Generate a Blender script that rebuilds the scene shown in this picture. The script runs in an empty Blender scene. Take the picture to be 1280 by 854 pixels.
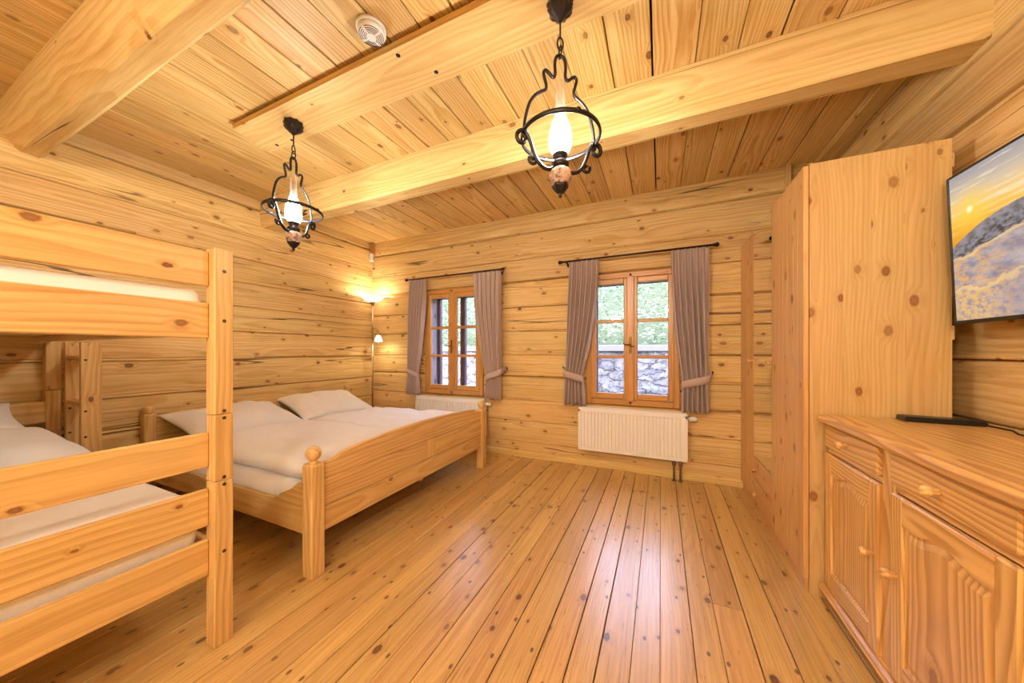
import bpy, bmesh, math, random
from mathutils import Vector, Matrix, noise

random.seed(11)
SC = bpy.context.scene
COL = SC.collection
PI = math.pi
R = math.radians

# --------------------------------------------------------------------------
# materials
# --------------------------------------------------------------------------
def lin(h):
    h = h.lstrip('#')
    out = []
    for i in (0, 2, 4):
        c = int(h[i:i + 2], 16) / 255
        out.append(c / 12.92 if c <= 0.04045 else ((c + 0.055) / 1.055) ** 2.4)
    return (*out, 1)

class NT:
    def __init__(s, name):
        s.m = bpy.data.materials.new(name)
        s.m.use_nodes = True
        s.t = s.m.node_tree
        s.t.nodes.clear()
        s.out = s.n('ShaderNodeOutputMaterial')
    def n(s, typ, **kw):
        nd = s.t.nodes.new(typ)
        for k, v in kw.items():
            setattr(nd, k, v)
        return nd
    def put(s, sock, v):
        if isinstance(v, bpy.types.NodeSocket):
            s.t.links.new(v, sock)
        elif v is not None:
            sock.default_value = v
    def math(s, op, a, b=None, c=None, clamp=False):
        nd = s.n('ShaderNodeMath', operation=op, use_clamp=clamp)
        s.put(nd.inputs[0], a); s.put(nd.inputs[1], b)
        if c is not None: s.put(nd.inputs[2], c)
        return nd.outputs[0]
    def vmul(s, v, k):
        nd = s.n('ShaderNodeVectorMath', operation='MULTIPLY')
        s.put(nd.inputs[0], v); s.put(nd.inputs[1], k)
        return nd.outputs[0]
    def vadd(s, v, k):
        nd = s.n('ShaderNodeVectorMath', operation='ADD')
        s.put(nd.inputs[0], v); s.put(nd.inputs[1], k)
        return nd.outputs[0]
    def noise(s, vec, scale=1, detail=2, rough=.5, dist=0):
        nd = s.n('ShaderNodeTexNoise')
        s.put(nd.inputs['Vector'], vec)
        nd.inputs['Scale'].default_value = scale
        nd.inputs['Detail'].default_value = detail
        nd.inputs['Roughness'].default_value = rough
        nd.inputs['Distortion'].default_value = dist
        return nd.outputs[0]
    def ramp(s, v, a, b, c=0., d=1., smooth=True):
        nd = s.n('ShaderNodeMapRange')
        if smooth: nd.interpolation_type = 'SMOOTHSTEP'
        s.put(nd.inputs[0], v)
        for i, x in enumerate((a, b, c, d)): nd.inputs[i + 1].default_value = x
        return nd.outputs[0]
    def mix(s, f, a, b, blend='MIX'):
        nd = s.n('ShaderNodeMix', data_type='RGBA', blend_type=blend)
        s.put(nd.inputs[0], f); s.put(nd.inputs[6], a); s.put(nd.inputs[7], b)
        return nd.outputs[2]
    def attr(s, name):
        return s.n('ShaderNodeAttribute', attribute_name=name)
    def bsdf(s, **kw):
        b = s.n('ShaderNodeBsdfPrincipled')
        for k, v in kw.items():
            s.put(b.inputs[k.replace('_', ' ')], v)
        s.t.links.new(b.outputs[0], s.out.inputs[0])
        return b
    def bump(s, h, strength, dist):
        nd = s.n('ShaderNodeBump')
        nd.inputs['Strength'].default_value = strength
        nd.inputs['Distance'].default_value = dist
        s.put(nd.inputs['Height'], h)
        return nd.outputs[0]

def wood(name, light, dark, knot, rings=420., ring_amt=.55, knot_scale=5.5, knot_thr=.62, knot_r=.085,
         rough=.5, coat=0., cracks=0., weather=0., var=.25, fibre=.3, spec=.35, bump=.25, stain=0., huevar=.5):
    """Pine: g = coordinates with x along the grain, r = a random number per board."""
    n = NT(name)
    light = (light[0], light[1], light[2] * 1.02, 1); dark = (dark[0] * .95, dark[1] * .96, dark[2] * .94, 1)
    g = n.attr('g').outputs['Vector']
    r = n.attr('r').outputs['Fac']
    # knots
    s0 = n.n('ShaderNodeSeparateXYZ'); n.put(s0.inputs[0], g)
    cb = n.n('ShaderNodeCombineXYZ'); n.put(cb.inputs[0], s0.outputs[0]); n.put(cb.inputs[1], n.math('ADD', s0.outputs[1], s0.outputs[2]))
    ks = n.vmul(cb.outputs[0], (knot_scale * .62, knot_scale, 0))
    wob = n.n('ShaderNodeVectorMath', operation='MULTIPLY_ADD')
    nz = n.n('ShaderNodeTexNoise'); n.put(nz.inputs['Vector'], n.vmul(g, (22, 22, 22))); nz.inputs['Detail'].default_value = 1
    n.put(wob.inputs[0], nz.outputs['Color']); wob.inputs[1].default_value = (.035, .035, .035); n.put(wob.inputs[2], ks)
    vo = n.n('ShaderNodeTexVoronoi', voronoi_dimensions='2D'); n.put(vo.inputs['Vector'], wob.outputs[0]); vo.inputs['Scale'].default_value = 1
    sep = n.n('ShaderNodeSeparateColor'); n.put(sep.inputs[0], vo.outputs['Color'])
    sel = n.math('GREATER_THAN', sep.outputs[0], knot_thr)
    rad = n.math('MULTIPLY_ADD', sep.outputs[1], knot_r, knot_r * .45)
    kd = n.math('DIVIDE', vo.outputs['Distance'], rad)
    kmask = n.math('MULTIPLY', n.math('MULTIPLY', n.ramp(kd, 1.25, .7), n.ramp(kd, .1, .8, .85, 1.)), n.math('MULTIPLY', sel, n.math('MULTIPLY_ADD', sep.outputs[2], .35, .6)))
    halo = n.math('MULTIPLY', n.ramp(kd, 3.2, .9), sel)
    # rings
    w1 = n.noise(n.vmul(g, (.9, 3, 3)), 1, 2)
    w2 = n.noise(n.vmul(g, (2.6, 11, 11)), 1, 2)
    sx = n.n('ShaderNodeSeparateXYZ'); n.put(sx.inputs[0], g)
    rr = n.math('SQRT', n.math('ADD', n.math('MULTIPLY', sx.outputs[1], sx.outputs[1]), n.math('MULTIPLY', sx.outputs[2], sx.outputs[2])))
    ph = n.math('ADD', rr, n.math('MULTIPLY', w1, .11))
    ph = n.math('ADD', ph, n.math('MULTIPLY', w2, .018))
    ph = n.math('ADD', ph, n.math('MULTIPLY', halo, .014))
    ph = n.math('FRACT', n.math('MULTIPLY', ph, rings / (2 * PI)))
    ring = n.math('ADD', n.ramp(ph, .15, .85), n.math('MULTIPLY', n.ramp(ph, .86, 1.0), -1.), clamp=True)
    fib = n.noise(n.vmul(g, (5, 160, 160)), 1, 3, .6)
    big = n.noise(n.vmul(g, (1.1, 5, 5)), 1, 3)
    st = n.noise(n.vmul(g, (1.2, 42, 42)), 1, 3, .6)
    f = n.math('MULTIPLY', ring, ring_amt)
    f = n.math('ADD', f, n.math('MULTIPLY', n.math('SUBTRACT', n.ramp(st, .3, .7), .5), fibre * 1.3))
    f = n.math('ADD', f, n.math('MULTIPLY', n.ramp(fib, .3, .7), fibre))
    f = n.math('ADD', f, n.math('MULTIPLY', n.math('SUBTRACT', big, .5), .7), clamp=True)
    c = n.mix(f, light, dark)
    hs = n.n('ShaderNodeHueSaturation')
    n.put(hs.inputs['Value'], n.math('MULTIPLY_ADD', r, var, 1 - var * .5))
    n.put(hs.inputs['Hue'], n.math('MULTIPLY_ADD', n.math('FRACT', n.math('MULTIPLY', r, 7.13)), .018 * huevar, .5 - .009 * huevar))
    n.put(hs.inputs['Color'], c)
    c = hs.outputs[0]
    c = n.mix(n.math('MULTIPLY', halo, .35), c, dark)
    if weather > 0:      # rough hewn, greyish blotches and fine cross checks of old log faces
        bl = n.noise(n.vmul(g, (1.3, 7, 7)), 1, 5, .7)
        c = n.mix(n.math('MULTIPLY', n.ramp(bl, .52, .74), weather), c, lin('8f6337'))
        ch = n.noise(n.vmul(g, (38, 90, 90)), 1, 3, .7)
        c = n.mix(n.math('MULTIPLY', n.math('MULTIPLY', n.ramp(ch, .58, .75), n.ramp(bl, .45, .65)), weather * .9), c, lin('5d3a1c'))
    h = n.math('MULTIPLY', f, .4)
    if cracks > 0:       # drying checks: long dark lines along the grain
        cn = n.noise(n.vmul(g, (.16, 5, 5)), 1, 3, .4)
        ln = n.ramp(n.math('ABSOLUTE', n.math('SUBTRACT', cn, .5)), .0022, .0055, 1, 0)
        mk = n.ramp(n.noise(n.vmul(g, (.8, 2.5, 2.5)), 1, 1), .56 - .1 * cracks, .6 - .1 * cracks)
        ck = n.math('MULTIPLY', n.math('MULTIPLY', ln, mk), cracks)
        c = n.mix(ck, c, lin('3a1f0c'))
        h = n.math('SUBTRACT', h, n.math('MULTIPLY', ck, 3))
    if stain > 0:
        sp = n.n('ShaderNodeTexVoronoi', voronoi_dimensions='2D'); n.put(sp.inputs['Vector'], n.vmul(n.vadd(cb.outputs[0], (3.3, 1.7, 0)), (6, 11, 0))); sp.inputs['Scale'].default_value = 1
        s2 = n.n('ShaderNodeSeparateColor'); n.put(s2.inputs[0], sp.outputs['Color'])
        m = n.math('MULTIPLY', n.ramp(sp.outputs['Distance'], .085, .05), n.math('GREATER_THAN', s2.outputs[0], .74))
        c = n.mix(n.math('MULTIPLY', m, stain), c, lin('2c1408'))
        scr = n.noise(n.vmul(g, (9, 70, 70)), 1, 5, .75)
        c = n.mix(n.math('MULTIPLY', n.ramp(scr, .6, .7), stain * .75), c, lin('6d3c18'))
    c = n.mix(kmask, c, knot)
    b = n.bsdf(Base_Color=c, Roughness=n.math('MULTIPLY_ADD', fib, .14, rough - .07), Specular_IOR_Level=spec)
    if coat > 0:
        b.inputs['Coat Weight'].default_value = coat
        b.inputs['Coat Roughness'].default_value = .28
    n.put(b.inputs['Normal'], n.bump(h, bump, .004))
    return n.m

def plain(name, col, rough=.5, metal=0., spec=.5, bump=0., scale=200., **kw):
    n = NT(name)
    tc = n.n('ShaderNodeTexCoord').outputs['Object']
    v = n.noise(tc, scale, 3, .6)
    c = n.mix(n.math('MULTIPLY', v, .25), col, tuple(x * .72 for x in col[:3]) + (1,))
    b = n.bsdf(Base_Color=c, Roughness=rough, Metallic=metal, Specular_IOR_Level=spec, **kw)
    if bump: n.put(b.inputs['Normal'], n.bump(v, bump, .002))
    return n.m

def cloth(name, col, weave=900., fold=.25, sheen=.2):
    n = NT(name)
    tc = n.n('ShaderNodeTexCoord').outputs['Object']
    a = n.noise(n.vmul(tc, (weave, weave * .3, weave)), 1, 2)
    big = n.noise(tc, 5, 4, .6, .6)
    c = n.mix(n.math('MULTIPLY', a, .16), col, tuple(x * .78 for x in col[:3]) + (1,))
    b = n.bsdf(Base_Color=c, Roughness=.9, Specular_IOR_Level=.2, Sheen_Weight=sheen)
    n.put(b.inputs['Normal'], n.bump(n.math('ADD', n.math('MULTIPLY', big, 4.), a), fold, .01))
    return n.m

def emit(name, col, strength):
    n = NT(name)
    tc = n.n('ShaderNodeTexCoord').outputs['Object']
    v = n.noise(tc, 30, 1)
    e = n.n('ShaderNodeEmission')
    n.put(e.inputs['Color'], n.mix(n.math('MULTIPLY', v, .05), col, (1, 1, 1, 1)))
    e.inputs['Strength'].default_value = strength
    n.t.links.new(e.outputs[0], n.out.inputs[0])
    return n.m

def thin_glass(name, tint, refl=.06, rough=.02):
    n = NT(name)
    lw = n.n('ShaderNodeLayerWeight'); lw.inputs['Blend'].default_value = .25
    tr = n.n('ShaderNodeBsdfTransparent'); tr.inputs['Color'].default_value = tint
    gl = n.n('ShaderNodeBsdfGlossy'); gl.inputs['Roughness'].default_value = rough
    mx = n.n('ShaderNodeMixShader')
    n.put(mx.inputs[0], n.math('MULTIPLY_ADD', lw.outputs['Fresnel'], .35, refl, clamp=True))
    n.t.links.new(tr.outputs[0], mx.inputs[1]); n.t.links.new(gl.outputs[0], mx.inputs[2])
    n.t.links.new(mx.outputs[0], n.out.inputs[0])
    return n.m

M = {}
M['wall'] = wood('log_wall_pine', lin('E2C488'), lin('C69652'), lin('6a3a18'), rings=330, ring_amt=.42, knot_scale=6.2, knot_thr=.5,
                 knot_r=.065, rough=.6, cracks=.75, weather=.32, var=.2, spec=.25, bump=.4)
M['ceil'] = wood('ceiling_pine', lin('E2C384'), lin('C6954E'), lin('6a3a18'), rings=420, ring_amt=.6, knot_scale=5.2, knot_thr=.5, knot_r=.06,
                 rough=.5, var=.2, spec=.35, cracks=.2)
M['beam'] = wood('beam_pine', lin('E4C88A'), lin('CC9E5A'), lin('6a3a18'), rings=300, ring_amt=.4, knot_scale=4.6, knot_thr=.5, knot_r=.05,
                 rough=.6, cracks=.95, weather=.12, var=.08, spec=.25, bump=.3)
M['plank'] = wood('plank_pine', lin('E6C886'), lin('D0A25A'), lin('6a3a18'), rings=300, ring_amt=.42, knot_scale=3., knot_thr=.8, knot_r=.03,
                  rough=.5, var=.08, spec=.3)
M['floor'] = wood('floor_pine', lin('D6B06E'), lin('B08044'), lin('4f200c'), rings=420, ring_amt=.26, knot_scale=7.6, knot_thr=.42, knot_r=.075,
                  rough=.38, coat=.85, fibre=.34, var=.22, spec=.5, stain=.8, bump=.3)
M['furn'] = wood('bed_pine', lin('E2BC7C'), lin('BE8A4A'), lin('7a431c'), rings=300, ring_amt=.42, knot_scale=5, knot_thr=.62, knot_r=.045,
                 rough=.4, var=.1, spec=.4, fibre=.22)
M['ward'] = wood('wardrobe_pine', lin('D8B67C'), lin('C29A5C'), lin('8a5424'), rings=420, ring_amt=.4, knot_scale=6.6, knot_thr=.3, knot_r=.078,
                 rough=.42, var=.06, spec=.4, fibre=.25)
M['wdoor'] = wood('wardrobe_door_pine', lin('E0B274'), lin('CC9054'), lin('7c3a14'), rings=330, ring_amt=.34, knot_scale=8., knot_thr=.4, knot_r=.085,
                  rough=.38, var=.1, spec=.45, coat=.2)
M['chest'] = wood('sideboard_pine', lin('EDC27C'), lin('B47636'), lin('7a3c14'), rings=430, ring_amt=.6, knot_scale=3.2, knot_thr=.62, knot_r=.05,
                  rough=.33, var=.08, spec=.5, coat=.3, fibre=.12)
M['winwood'] = wood('window_pine', lin('D09A56'), lin('B07436'), lin('6a3a18'), rings=420, ring_amt=.35, knot_scale=4., knot_thr=.8, knot_r=.03,
                    rough=.35, var=.08, spec=.5, coat=.2)
M['greywood'] = wood('weathered_reveal_wood', lin('a8a2b0'), lin('7c7684'), lin('4a444c'), rings=420, ring_amt=.4, rough=.7, var=.08)
M['darkwood'] = wood('dark_stained_wood', lin('6a525a'), lin('4c383e'), lin('1a0e0a'), rings=420, rough=.5, var=.1)
M['iron'] = plain('wrought_iron', lin('3a3638'), .33, .85, .6, .4, 90)
M['bolt'] = plain('dark_bolt_steel', lin('6a5a4a'), .3, .9)
M['steel'] = plain('brushed_steel', lin('b9a58c'), .28, 1.)
M['brass'] = plain('old_brass', lin('7a5a2a'), .35, .9)
M['black'] = plain('black_plastic', lin('141414'), .35)
M['blackm'] = plain('rod_dark_metal', lin('2a1512'), .4, .4)
M['white'] = plain('white_enamel', lin('f4efec'), .35, 0, .5)
M['whitep'] = plain('white_plastic', lin('e9e6e2'), .45)
M['hollow'] = plain('dark_hollow', lin('0d0b0a'), .9)
M['pipe'] = plain('pipe_grey', lin('8a7d72'), .35, .6)
M['linen'] = cloth('white_bed_linen', lin('f7f3f2'), 700, .5)
M['sheet'] = cloth('mattress_cover', lin('f6f1ef'), 700, .15)
M['curtain'] = cloth('mauve_curtain_linen', lin('bda69e'), 500, .12)
M['globe'] = emit('lit_globe_glass', (1, .985, .9, 1), 185)
M['fbulb'] = emit('lit_uplight_bulb', (1, .86, .6, 1), 230)
M['rbulb'] = emit('lit_reading_bulb', (1, .86, .6, 1), 150)
n = NT('clear_lamp_glass')
lw = n.n('ShaderNodeLayerWeight'); lw.inputs['Blend'].default_value = .35
tr = n.n('ShaderNodeBsdfTransparent'); tr.inputs['Color'].default_value = (1, 1, 1, 1)
gl = n.n('ShaderNodeBsdfGlossy'); gl.inputs['Roughness'].default_value = .08
df = n.n('ShaderNodeBsdfTranslucent'); df.inputs['Color'].default_value = (.9, .9, .9, 1)
m1 = n.n('ShaderNodeMixShader'); m1.inputs[0].default_value = .22
n.t.links.new(gl.outputs[0], m1.inputs[1]); n.t.links.new(df.outputs[0], m1.inputs[2])
m2 = n.n('ShaderNodeMixShader'); n.put(m2.inputs[0], n.math('MULTIPLY_ADD', lw.outputs['Facing'], .5, .03, clamp=True))
n.t.links.new(tr.outputs[0], m2.inputs[1]); n.t.links.new(m1.outputs[0], m2.inputs[2]); n.t.links.new(m2.outputs[0], n.out.inputs[0])
M['chimney'] = n.m
M['pane'] = thin_glass('window_glass', (.97, .98, 1, 1), .0)
n = NT('frosted_bowl_glass')
n.bsdf(Base_Color=n.mix(n.math('MULTIPLY', n.noise(n.n('ShaderNodeTexCoord').outputs['Object'], 60), .2), lin('fff6e6'), lin('f2e2c8')),
       Roughness=.4, Transmission_Weight=.0, Emission_Color=(1, .85, .62, 1), Emission_Strength=2.2)
M['bowl'] = n.m
n = NT('mirror_silver')
n.bsdf(Base_Color=n.mix(n.math('MULTIPLY', n.noise(n.n('ShaderNodeTexCoord').outputs['Object'], 3), .05), (.86, .86, .86, 1), (.8, .8, .8, 1)),
       Roughness=.01, Metallic=1.)
M['mirror'] = n.m
# marbled ceramic of the lamp font
n = NT('marbled_ceramic')
tc = n.n('ShaderNodeTexCoord').outputs['Object']
n.bsdf(Base_Color=n.mix(n.ramp(n.noise(tc, 28, 5, .65, 1.2), .42, .62), lin('d3b5a4'), lin('6a4a3c')), Roughness=.35)
M['ceramic'] = n.m
# winter picture on the television (u = g.x from the left, v = g.y from below)
def screen_mat():
    n = NT('television_picture')
    g = n.attr('g').outputs['Vector']
    s = n.n('ShaderNodeSeparateXYZ'); n.put(s.inputs[0], g)
    u, v = s.outputs[0], s.outputs[1]
    gs = n.vmul(g, (1.76, 1, 1))
    # sky
    sky = n.n('ShaderNodeValToRGB'); cr = sky.color_ramp
    cr.elements[0].position = .52; cr.elements[0].color = lin('e39b2c')
    cr.elements[1].position = 1.; cr.elements[1].color = lin('a3a0a4')
    for p, c in ((.62, 'f0b03a'), (.7, 'f6c45c'), (.78, 'efc88a'), (.86, 'd3bea6'), (.94, 'b3a8a2')):
        e = cr.elements.new(p); e.color = lin(c)
    cl = n.noise(n.vmul(n.vadd(g, (.3, 0, 0)), (4, 26, 1)), 1, 4, .6)
    n.put(sky.inputs[0], n.math('ADD', v, n.math('MULTIPLY', n.math('SUBTRACT', cl, .5), .16)))
    c = n.mix(n.math('MULTIPLY', n.ramp(cl, .5, .66), .6), sky.outputs[0], lin('fff0c8'))
    du = n.math('MULTIPLY', n.math('SUBTRACT', u, .085), 1.76); dv = n.math('SUBTRACT', v, .735)
    dd = n.math('SQRT', n.math('ADD', n.math('MULTIPLY', du, du), n.math('MULTIPLY', dv, dv)))
    c = n.mix(n.ramp(dd, .22, .0, 0, .6), c, lin('ffd44a'))
    c = n.mix(n.ramp(dd, .032, .012), c, lin('fff6b8'))
    # far hill rising to the right, rounded
    nh = n.noise(gs, 9, 4, .6)
    hu = n.math('SUBTRACT', u, .30)
    hill = n.math('SUBTRACT', .67, n.math('MULTIPLY', n.math('MULTIPLY', hu, hu), 1.75))
    hill = n.math('ADD', hill, n.math('MULTIPLY', n.math('SUBTRACT', nh, .5), .03))
    mh = n.ramp(n.math('SUBTRACT', hill, v), -.004, .008)
    tex = n.noise(n.vmul(gs, (16, 26, 1)), 1, 4, .7)
    hc = n.mix(n.ramp(tex, .4, .62), lin('8d8890'), lin('4e4644'))
    hc = n.mix(n.ramp(n.math('SUBTRACT', hill, v), .12, .0, 0, .35), hc, lin('a8a0a4'))
    c = n.mix(mh, c, hc)
    # snow banks in front
    nb = n.noise(n.vmul(gs, (5, 9, 1)), 1, 5, .6)
    bank = n.math('ADD', n.math('MULTIPLY_ADD', u, .35, .43), n.math('MULTIPLY', n.math('SUBTRACT', nb, .5), .12))
    mb = n.ramp(n.math('SUBTRACT', bank, v), -.004, .012)
    sh = n.noise(n.vmul(gs, (7, 13, 1)), 1, 6, .62)
    sc = n.mix(n.ramp(sh, .35, .7), lin('858194'), lin('bdb2b4'))
    gold = n.math('MULTIPLY', n.ramp(n.noise(n.vmul(gs, (11, 20, 3)), 1, 5, .7), .4, .6), n.ramp(u, .36, .05))
    sc = n.mix(n.math('MULTIPLY', gold, .8), sc, lin('e9b26a'))
    rim = n.ramp(n.math('ABSOLUTE', n.math('SUBTRACT', n.math('SUBTRACT', bank, v), .012)), .016, .002)
    sc = n.mix(n.math('MULTIPLY', rim, .6), sc, lin('f3cf8e'))
    c = n.mix(mb, c, sc)
    nb2 = n.noise(n.vmul(n.vadd(gs, (3, 5, 0)), (6, 8, 1)), 1, 5, .6)
    b2 = n.math('ADD', n.math('MULTIPLY_ADD', u, .3, .2), n.math('MULTIPLY', n.math('SUBTRACT', nb2, .5), .22))
    m2 = n.ramp(n.math('SUBTRACT', b2, v), -.004, .012)
    s2 = n.mix(n.ramp(sh, .3, .7), lin('8a8294'), lin('b2a5ac'))
    s2 = n.mix(n.math('MULTIPLY', n.ramp(n.noise(n.vmul(gs, (22, 30, 3)), 1, 4, .7), .36, .58), n.ramp(u, .34, .08)), s2, lin('e6b877'))
    r2 = n.ramp(n.math('ABSOLUTE', n.math('SUBTRACT', n.math('SUBTRACT', b2, v), .02)), .03, .004)
    s2 = n.mix(n.math('MULTIPLY', r2, .7), s2, lin('f0c98a'))
    c = n.mix(m2, c, s2)
    e = n.n('ShaderNodeEmission'); n.put(e.inputs['Color'], c); e.inputs['Strength'].default_value = SCREEN
    gl = n.n('ShaderNodeBsdfGlossy'); gl.inputs['Roughness'].default_value = .15; gl.inputs['Color'].default_value = (.03, .03, .03, 1)
    ad = n.n('ShaderNodeAddShader')
    n.t.links.new(e.outputs[0], ad.inputs[0]); n.t.links.new(gl.outputs[0], ad.inputs[1])
    n.t.links.new(ad.outputs[0], n.out.inputs[0])
    return n.m
SCREEN = .62
M['screen'] = screen_mat()
# garden
n = NT('rough_field_stone')
g = n.attr('g').outputs['Vector']
s_ = n.n('ShaderNodeSeparateXYZ'); n.put(s_.inputs[0], g)
cb = n.n('ShaderNodeCombineXYZ'); n.put(cb.inputs[0], s_.outputs[0]); n.put(cb.inputs[1], s_.outputs[2])
wn = n.n('ShaderNodeTexNoise'); n.put(wn.inputs['Vector'], n.vmul(g, (4, 4, 4))); wn.inputs['Detail'].default_value = 3
wv = n.n('ShaderNodeVectorMath', operation='MULTIPLY_ADD')
n.put(wv.inputs[0], wn.outputs['Color']); wv.inputs[1].default_value = (.7, .7, 0); n.put(wv.inputs[2], n.vmul(cb.outputs[0], (3.0, 7.5, 1)))
ve = n.n('ShaderNodeTexVoronoi', voronoi_dimensions='2D', feature='DISTANCE_TO_EDGE'); n.put(ve.inputs['Vector'], wv.outputs[0]); ve.inputs['Scale'].default_value = 1
vc = n.n('ShaderNodeTexVoronoi', voronoi_dimensions='2D'); n.put(vc.inputs['Vector'], wv.outputs[0]); vc.inputs['Scale'].default_value = 1
v = n.noise(g, 16, 5, .7)
sc = n.n('ShaderNodeSeparateColor'); n.put(sc.inputs[0], vc.outputs['Color'])
c = n.mix(sc.outputs[0], lin('787680'), lin('565560'))
c = n.mix(n.ramp(v, .4, .65), c, lin('47454d'))
jt = n.math('MULTIPLY', n.ramp(ve.outputs['Distance'], .07, .02), n.ramp(n.noise(g, 5, 2), .38, .5))
c = n.mix(jt, c, lin('33303a'))
b = n.bsdf(Base_Color=c, Roughness=.9)
n.put(b.inputs['Normal'], n.bump(n.math('SUBTRACT', v, n.math('MULTIPLY', jt, 1.5)), .8, .03))
M['stone'] = n.m
M['mortar'] = plain('wall_mortar', lin('8a8690'), .95, bump=.6, scale=25)
M['concrete'] = plain('wall_concrete', lin('5c5b63'), .95, bump=.4, scale=25)
n = NT('hedge_leaf')
r = n.attr('r').outputs['Fac']
c = n.mix(r, lin('3c5634'), lin('95a685'))
n.bsdf(Base_Color=c, Roughness=.6)
M['leaf'] = n.m
M['grass'] = plain('garden_grass', lin('61703f'), .95, bump=.8, scale=40)
M['earth'] = plain('hillside_earth', lin('2e3a24'), .95, bump=.8, scale=10)

# --------------------------------------------------------------------------
# mesh builder
# --------------------------------------------------------------------------
AX = {'x': (0, 1, 2), 'y': (1, 0, 2), 'z': (2, 0, 1)}
class MB:
    def __init__(s):
        s.v, s.f, s.g, s.r, s.sm = [], [], [], [], []
    def add(s, verts, faces, axis='x', r=None, mat=None, smooth=False, off=None, g=None):
        b = len(s.v)
        if r is None: r = random.random()
        if off is None: off = (random.uniform(0, 90), random.uniform(-.14, .14), random.uniform(-.14, .14))
        cx = [sum(p[i] for p in verts) / len(verts) for i in range(3)]
        a = AX[axis]
        for i, p in enumerate(verts):
            s.g.append(g[i] if g else (p[a[0]] - cx[a[0]] + off[0], p[a[1]] - cx[a[1]] + off[1], p[a[2]] - cx[a[2]] + off[2]))
            q = mat @ Vector(p) if mat is not None else Vector(p)
            s.v.append(q)
            s.r.append(r)
        for f in faces:
            s.f.append(tuple(b + i for i in f)); s.sm.append(smooth)
    def box(s, x0, x1, y0, y1, z0, z1, bev=.003, axis=None, r=None, mat=None):
        lo, hi = (min(x0, x1), min(y0, y1), min(z0, z1)), (max(x0, x1), max(y0, y1), max(z0, z1))
        d = [hi[i] - lo[i] for i in range(3)]
        if axis is None: axis = 'xyz'[d.index(max(d))]
        bev = min(bev, min(d) * .45)
        V, idx = [], {}
        for sx in (0, 1):
            for sy in (0, 1):
                for sz in (0, 1):
                    sg = (sx, sy, sz)
                    for k in range(3):
                        p = []
                        for i in range(3):
                            c = (lo, hi)[sg[i]][i]
                            if i != k: c += bev * (1 if sg[i] == 0 else -1)
                            p.append(c)
                        idx[(sg, k)] = len(V); V.append(tuple(p))
        F = []
        for k in range(3):
            o = [i for i in range(3) if i != k]
            for side in (0, 1):
                loop = []
                for a, b in ((0, 0), (1, 0), (1, 1), (0, 1)):
                    sg = [0, 0, 0]; sg[k] = side; sg[o[0]] = a; sg[o[1]] = b
                    loop.append(idx[(tuple(sg), k)])
                F.append(loop)
            # edges along axis k
            for a in (0, 1):
                for b in (0, 1):
                    s0 = [0, 0, 0]; s0[o[0]] = a; s0[o[1]] = b
                    s1 = list(s0); s1[k] = 1
                    F.append([idx[(tuple(s0), o[0])], idx[(tuple(s1), o[0])], idx[(tuple(s1), o[1])], idx[(tuple(s0), o[1])]])
        for sx in (0, 1):
            for sy in (0, 1):
                for sz in (0, 1):
                    F.append([idx[((sx, sy, sz), k)] for k in range(3)])
        s.add(V, F, axis, r, mat)
    def prism(s, poly, plane, a0, a1, axis='x', r=None, mat=None):
        """poly: 2-D outline in 'xy', 'xz' or 'yz', extruded between a0 and a1."""
        def P(p, a):
            return {'xy': (p[0], p[1], a), 'xz': (p[0], a, p[1]), 'yz': (a, p[0], p[1])}[plane]
        n = len(poly)
        V = [P(p, a0) for p in poly] + [P(p, a1) for p in poly]
        F = [list(range(n)), list(range(n, 2 * n))] + [[i, (i + 1) % n, n + (i + 1) % n, n + i] for i in range(n)]
        s.add(V, F, axis, r, mat)
    def strip_prism(s, top, bot, plane, a0, a1, axis='x', r=None, bev=.003):
        """solid between two polylines of equal length, as quads (for curved boards)."""
        def P(p, a):
            return {'xy': (p[0], p[1], a), 'xz': (p[0], a, p[1]), 'yz': (a, p[0], p[1])}[plane]
        n = len(top); V = []; F = []
        sgn = 1 if a1 > a0 else -1
        for i in range(n):
            t, b = top[i], bot[i]
            tb = (t[0], t[1] - bev)
            V += [P(b, a0), P(tb, a0), P(t, a0 + sgn * bev), P(t, a1 - sgn * bev), P(tb, a1), P(b, a1)]
        for i in range(n - 1):
            for j in range(6):
                k = (j + 1) % 6
                F.append([i * 6 + j, i * 6 + k, (i + 1) * 6 + k, (i + 1) * 6 + j])
        F.append(list(range(6))); F.append([(n - 1) * 6 + j for j in range(6)])
        s.add(V, F, axis, r)
    def lathe(s, prof, c=(0, 0, 0), n=24, mat=None, smooth=True, axis='z', closed=False, lobes=0, amp=0., r=None):
        V, F = [], []
        m = len(prof)
        for i, (rad, z) in enumerate(prof):
            for j in range(n):
                a = 2 * PI * j / n
                rr = rad * (1 + amp * math.cos(lobes * a)) if lobes else rad
                V.append((c[0] + rr * math.cos(a), c[1] + rr * math.sin(a), c[2] + z))
        for i in range(m - 1):
            for j in range(n):
                k = (j + 1) % n
                F.append([i * n + j, i * n + k, (i + 1) * n + k, (i + 1) * n + j])
        if not closed:
            if prof[0][0] > 1e-5: F.append(list(range(n)))
            if prof[-1][0] > 1e-5: F.append([(m - 1) * n + j for j in range(n)])
        else:
            for j in range(n):
                k = (j + 1) % n
                F.append([(m - 1) * n + j, (m - 1) * n + k, k, j])
        s.add(V, F, axis, r, mat, smooth)
    def ball(s, c, rad, n=16, mat=None, sz=1.):
        s.lathe([(max(rad * math.sin(PI * i / 10), 1e-6), -rad * sz * math.cos(PI * i / 10)) for i in range(11)], c, n, mat)
    def cyl(s, p, q, rad, n=14, smooth=True):
        s.tube([p, q], rad, n)
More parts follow.
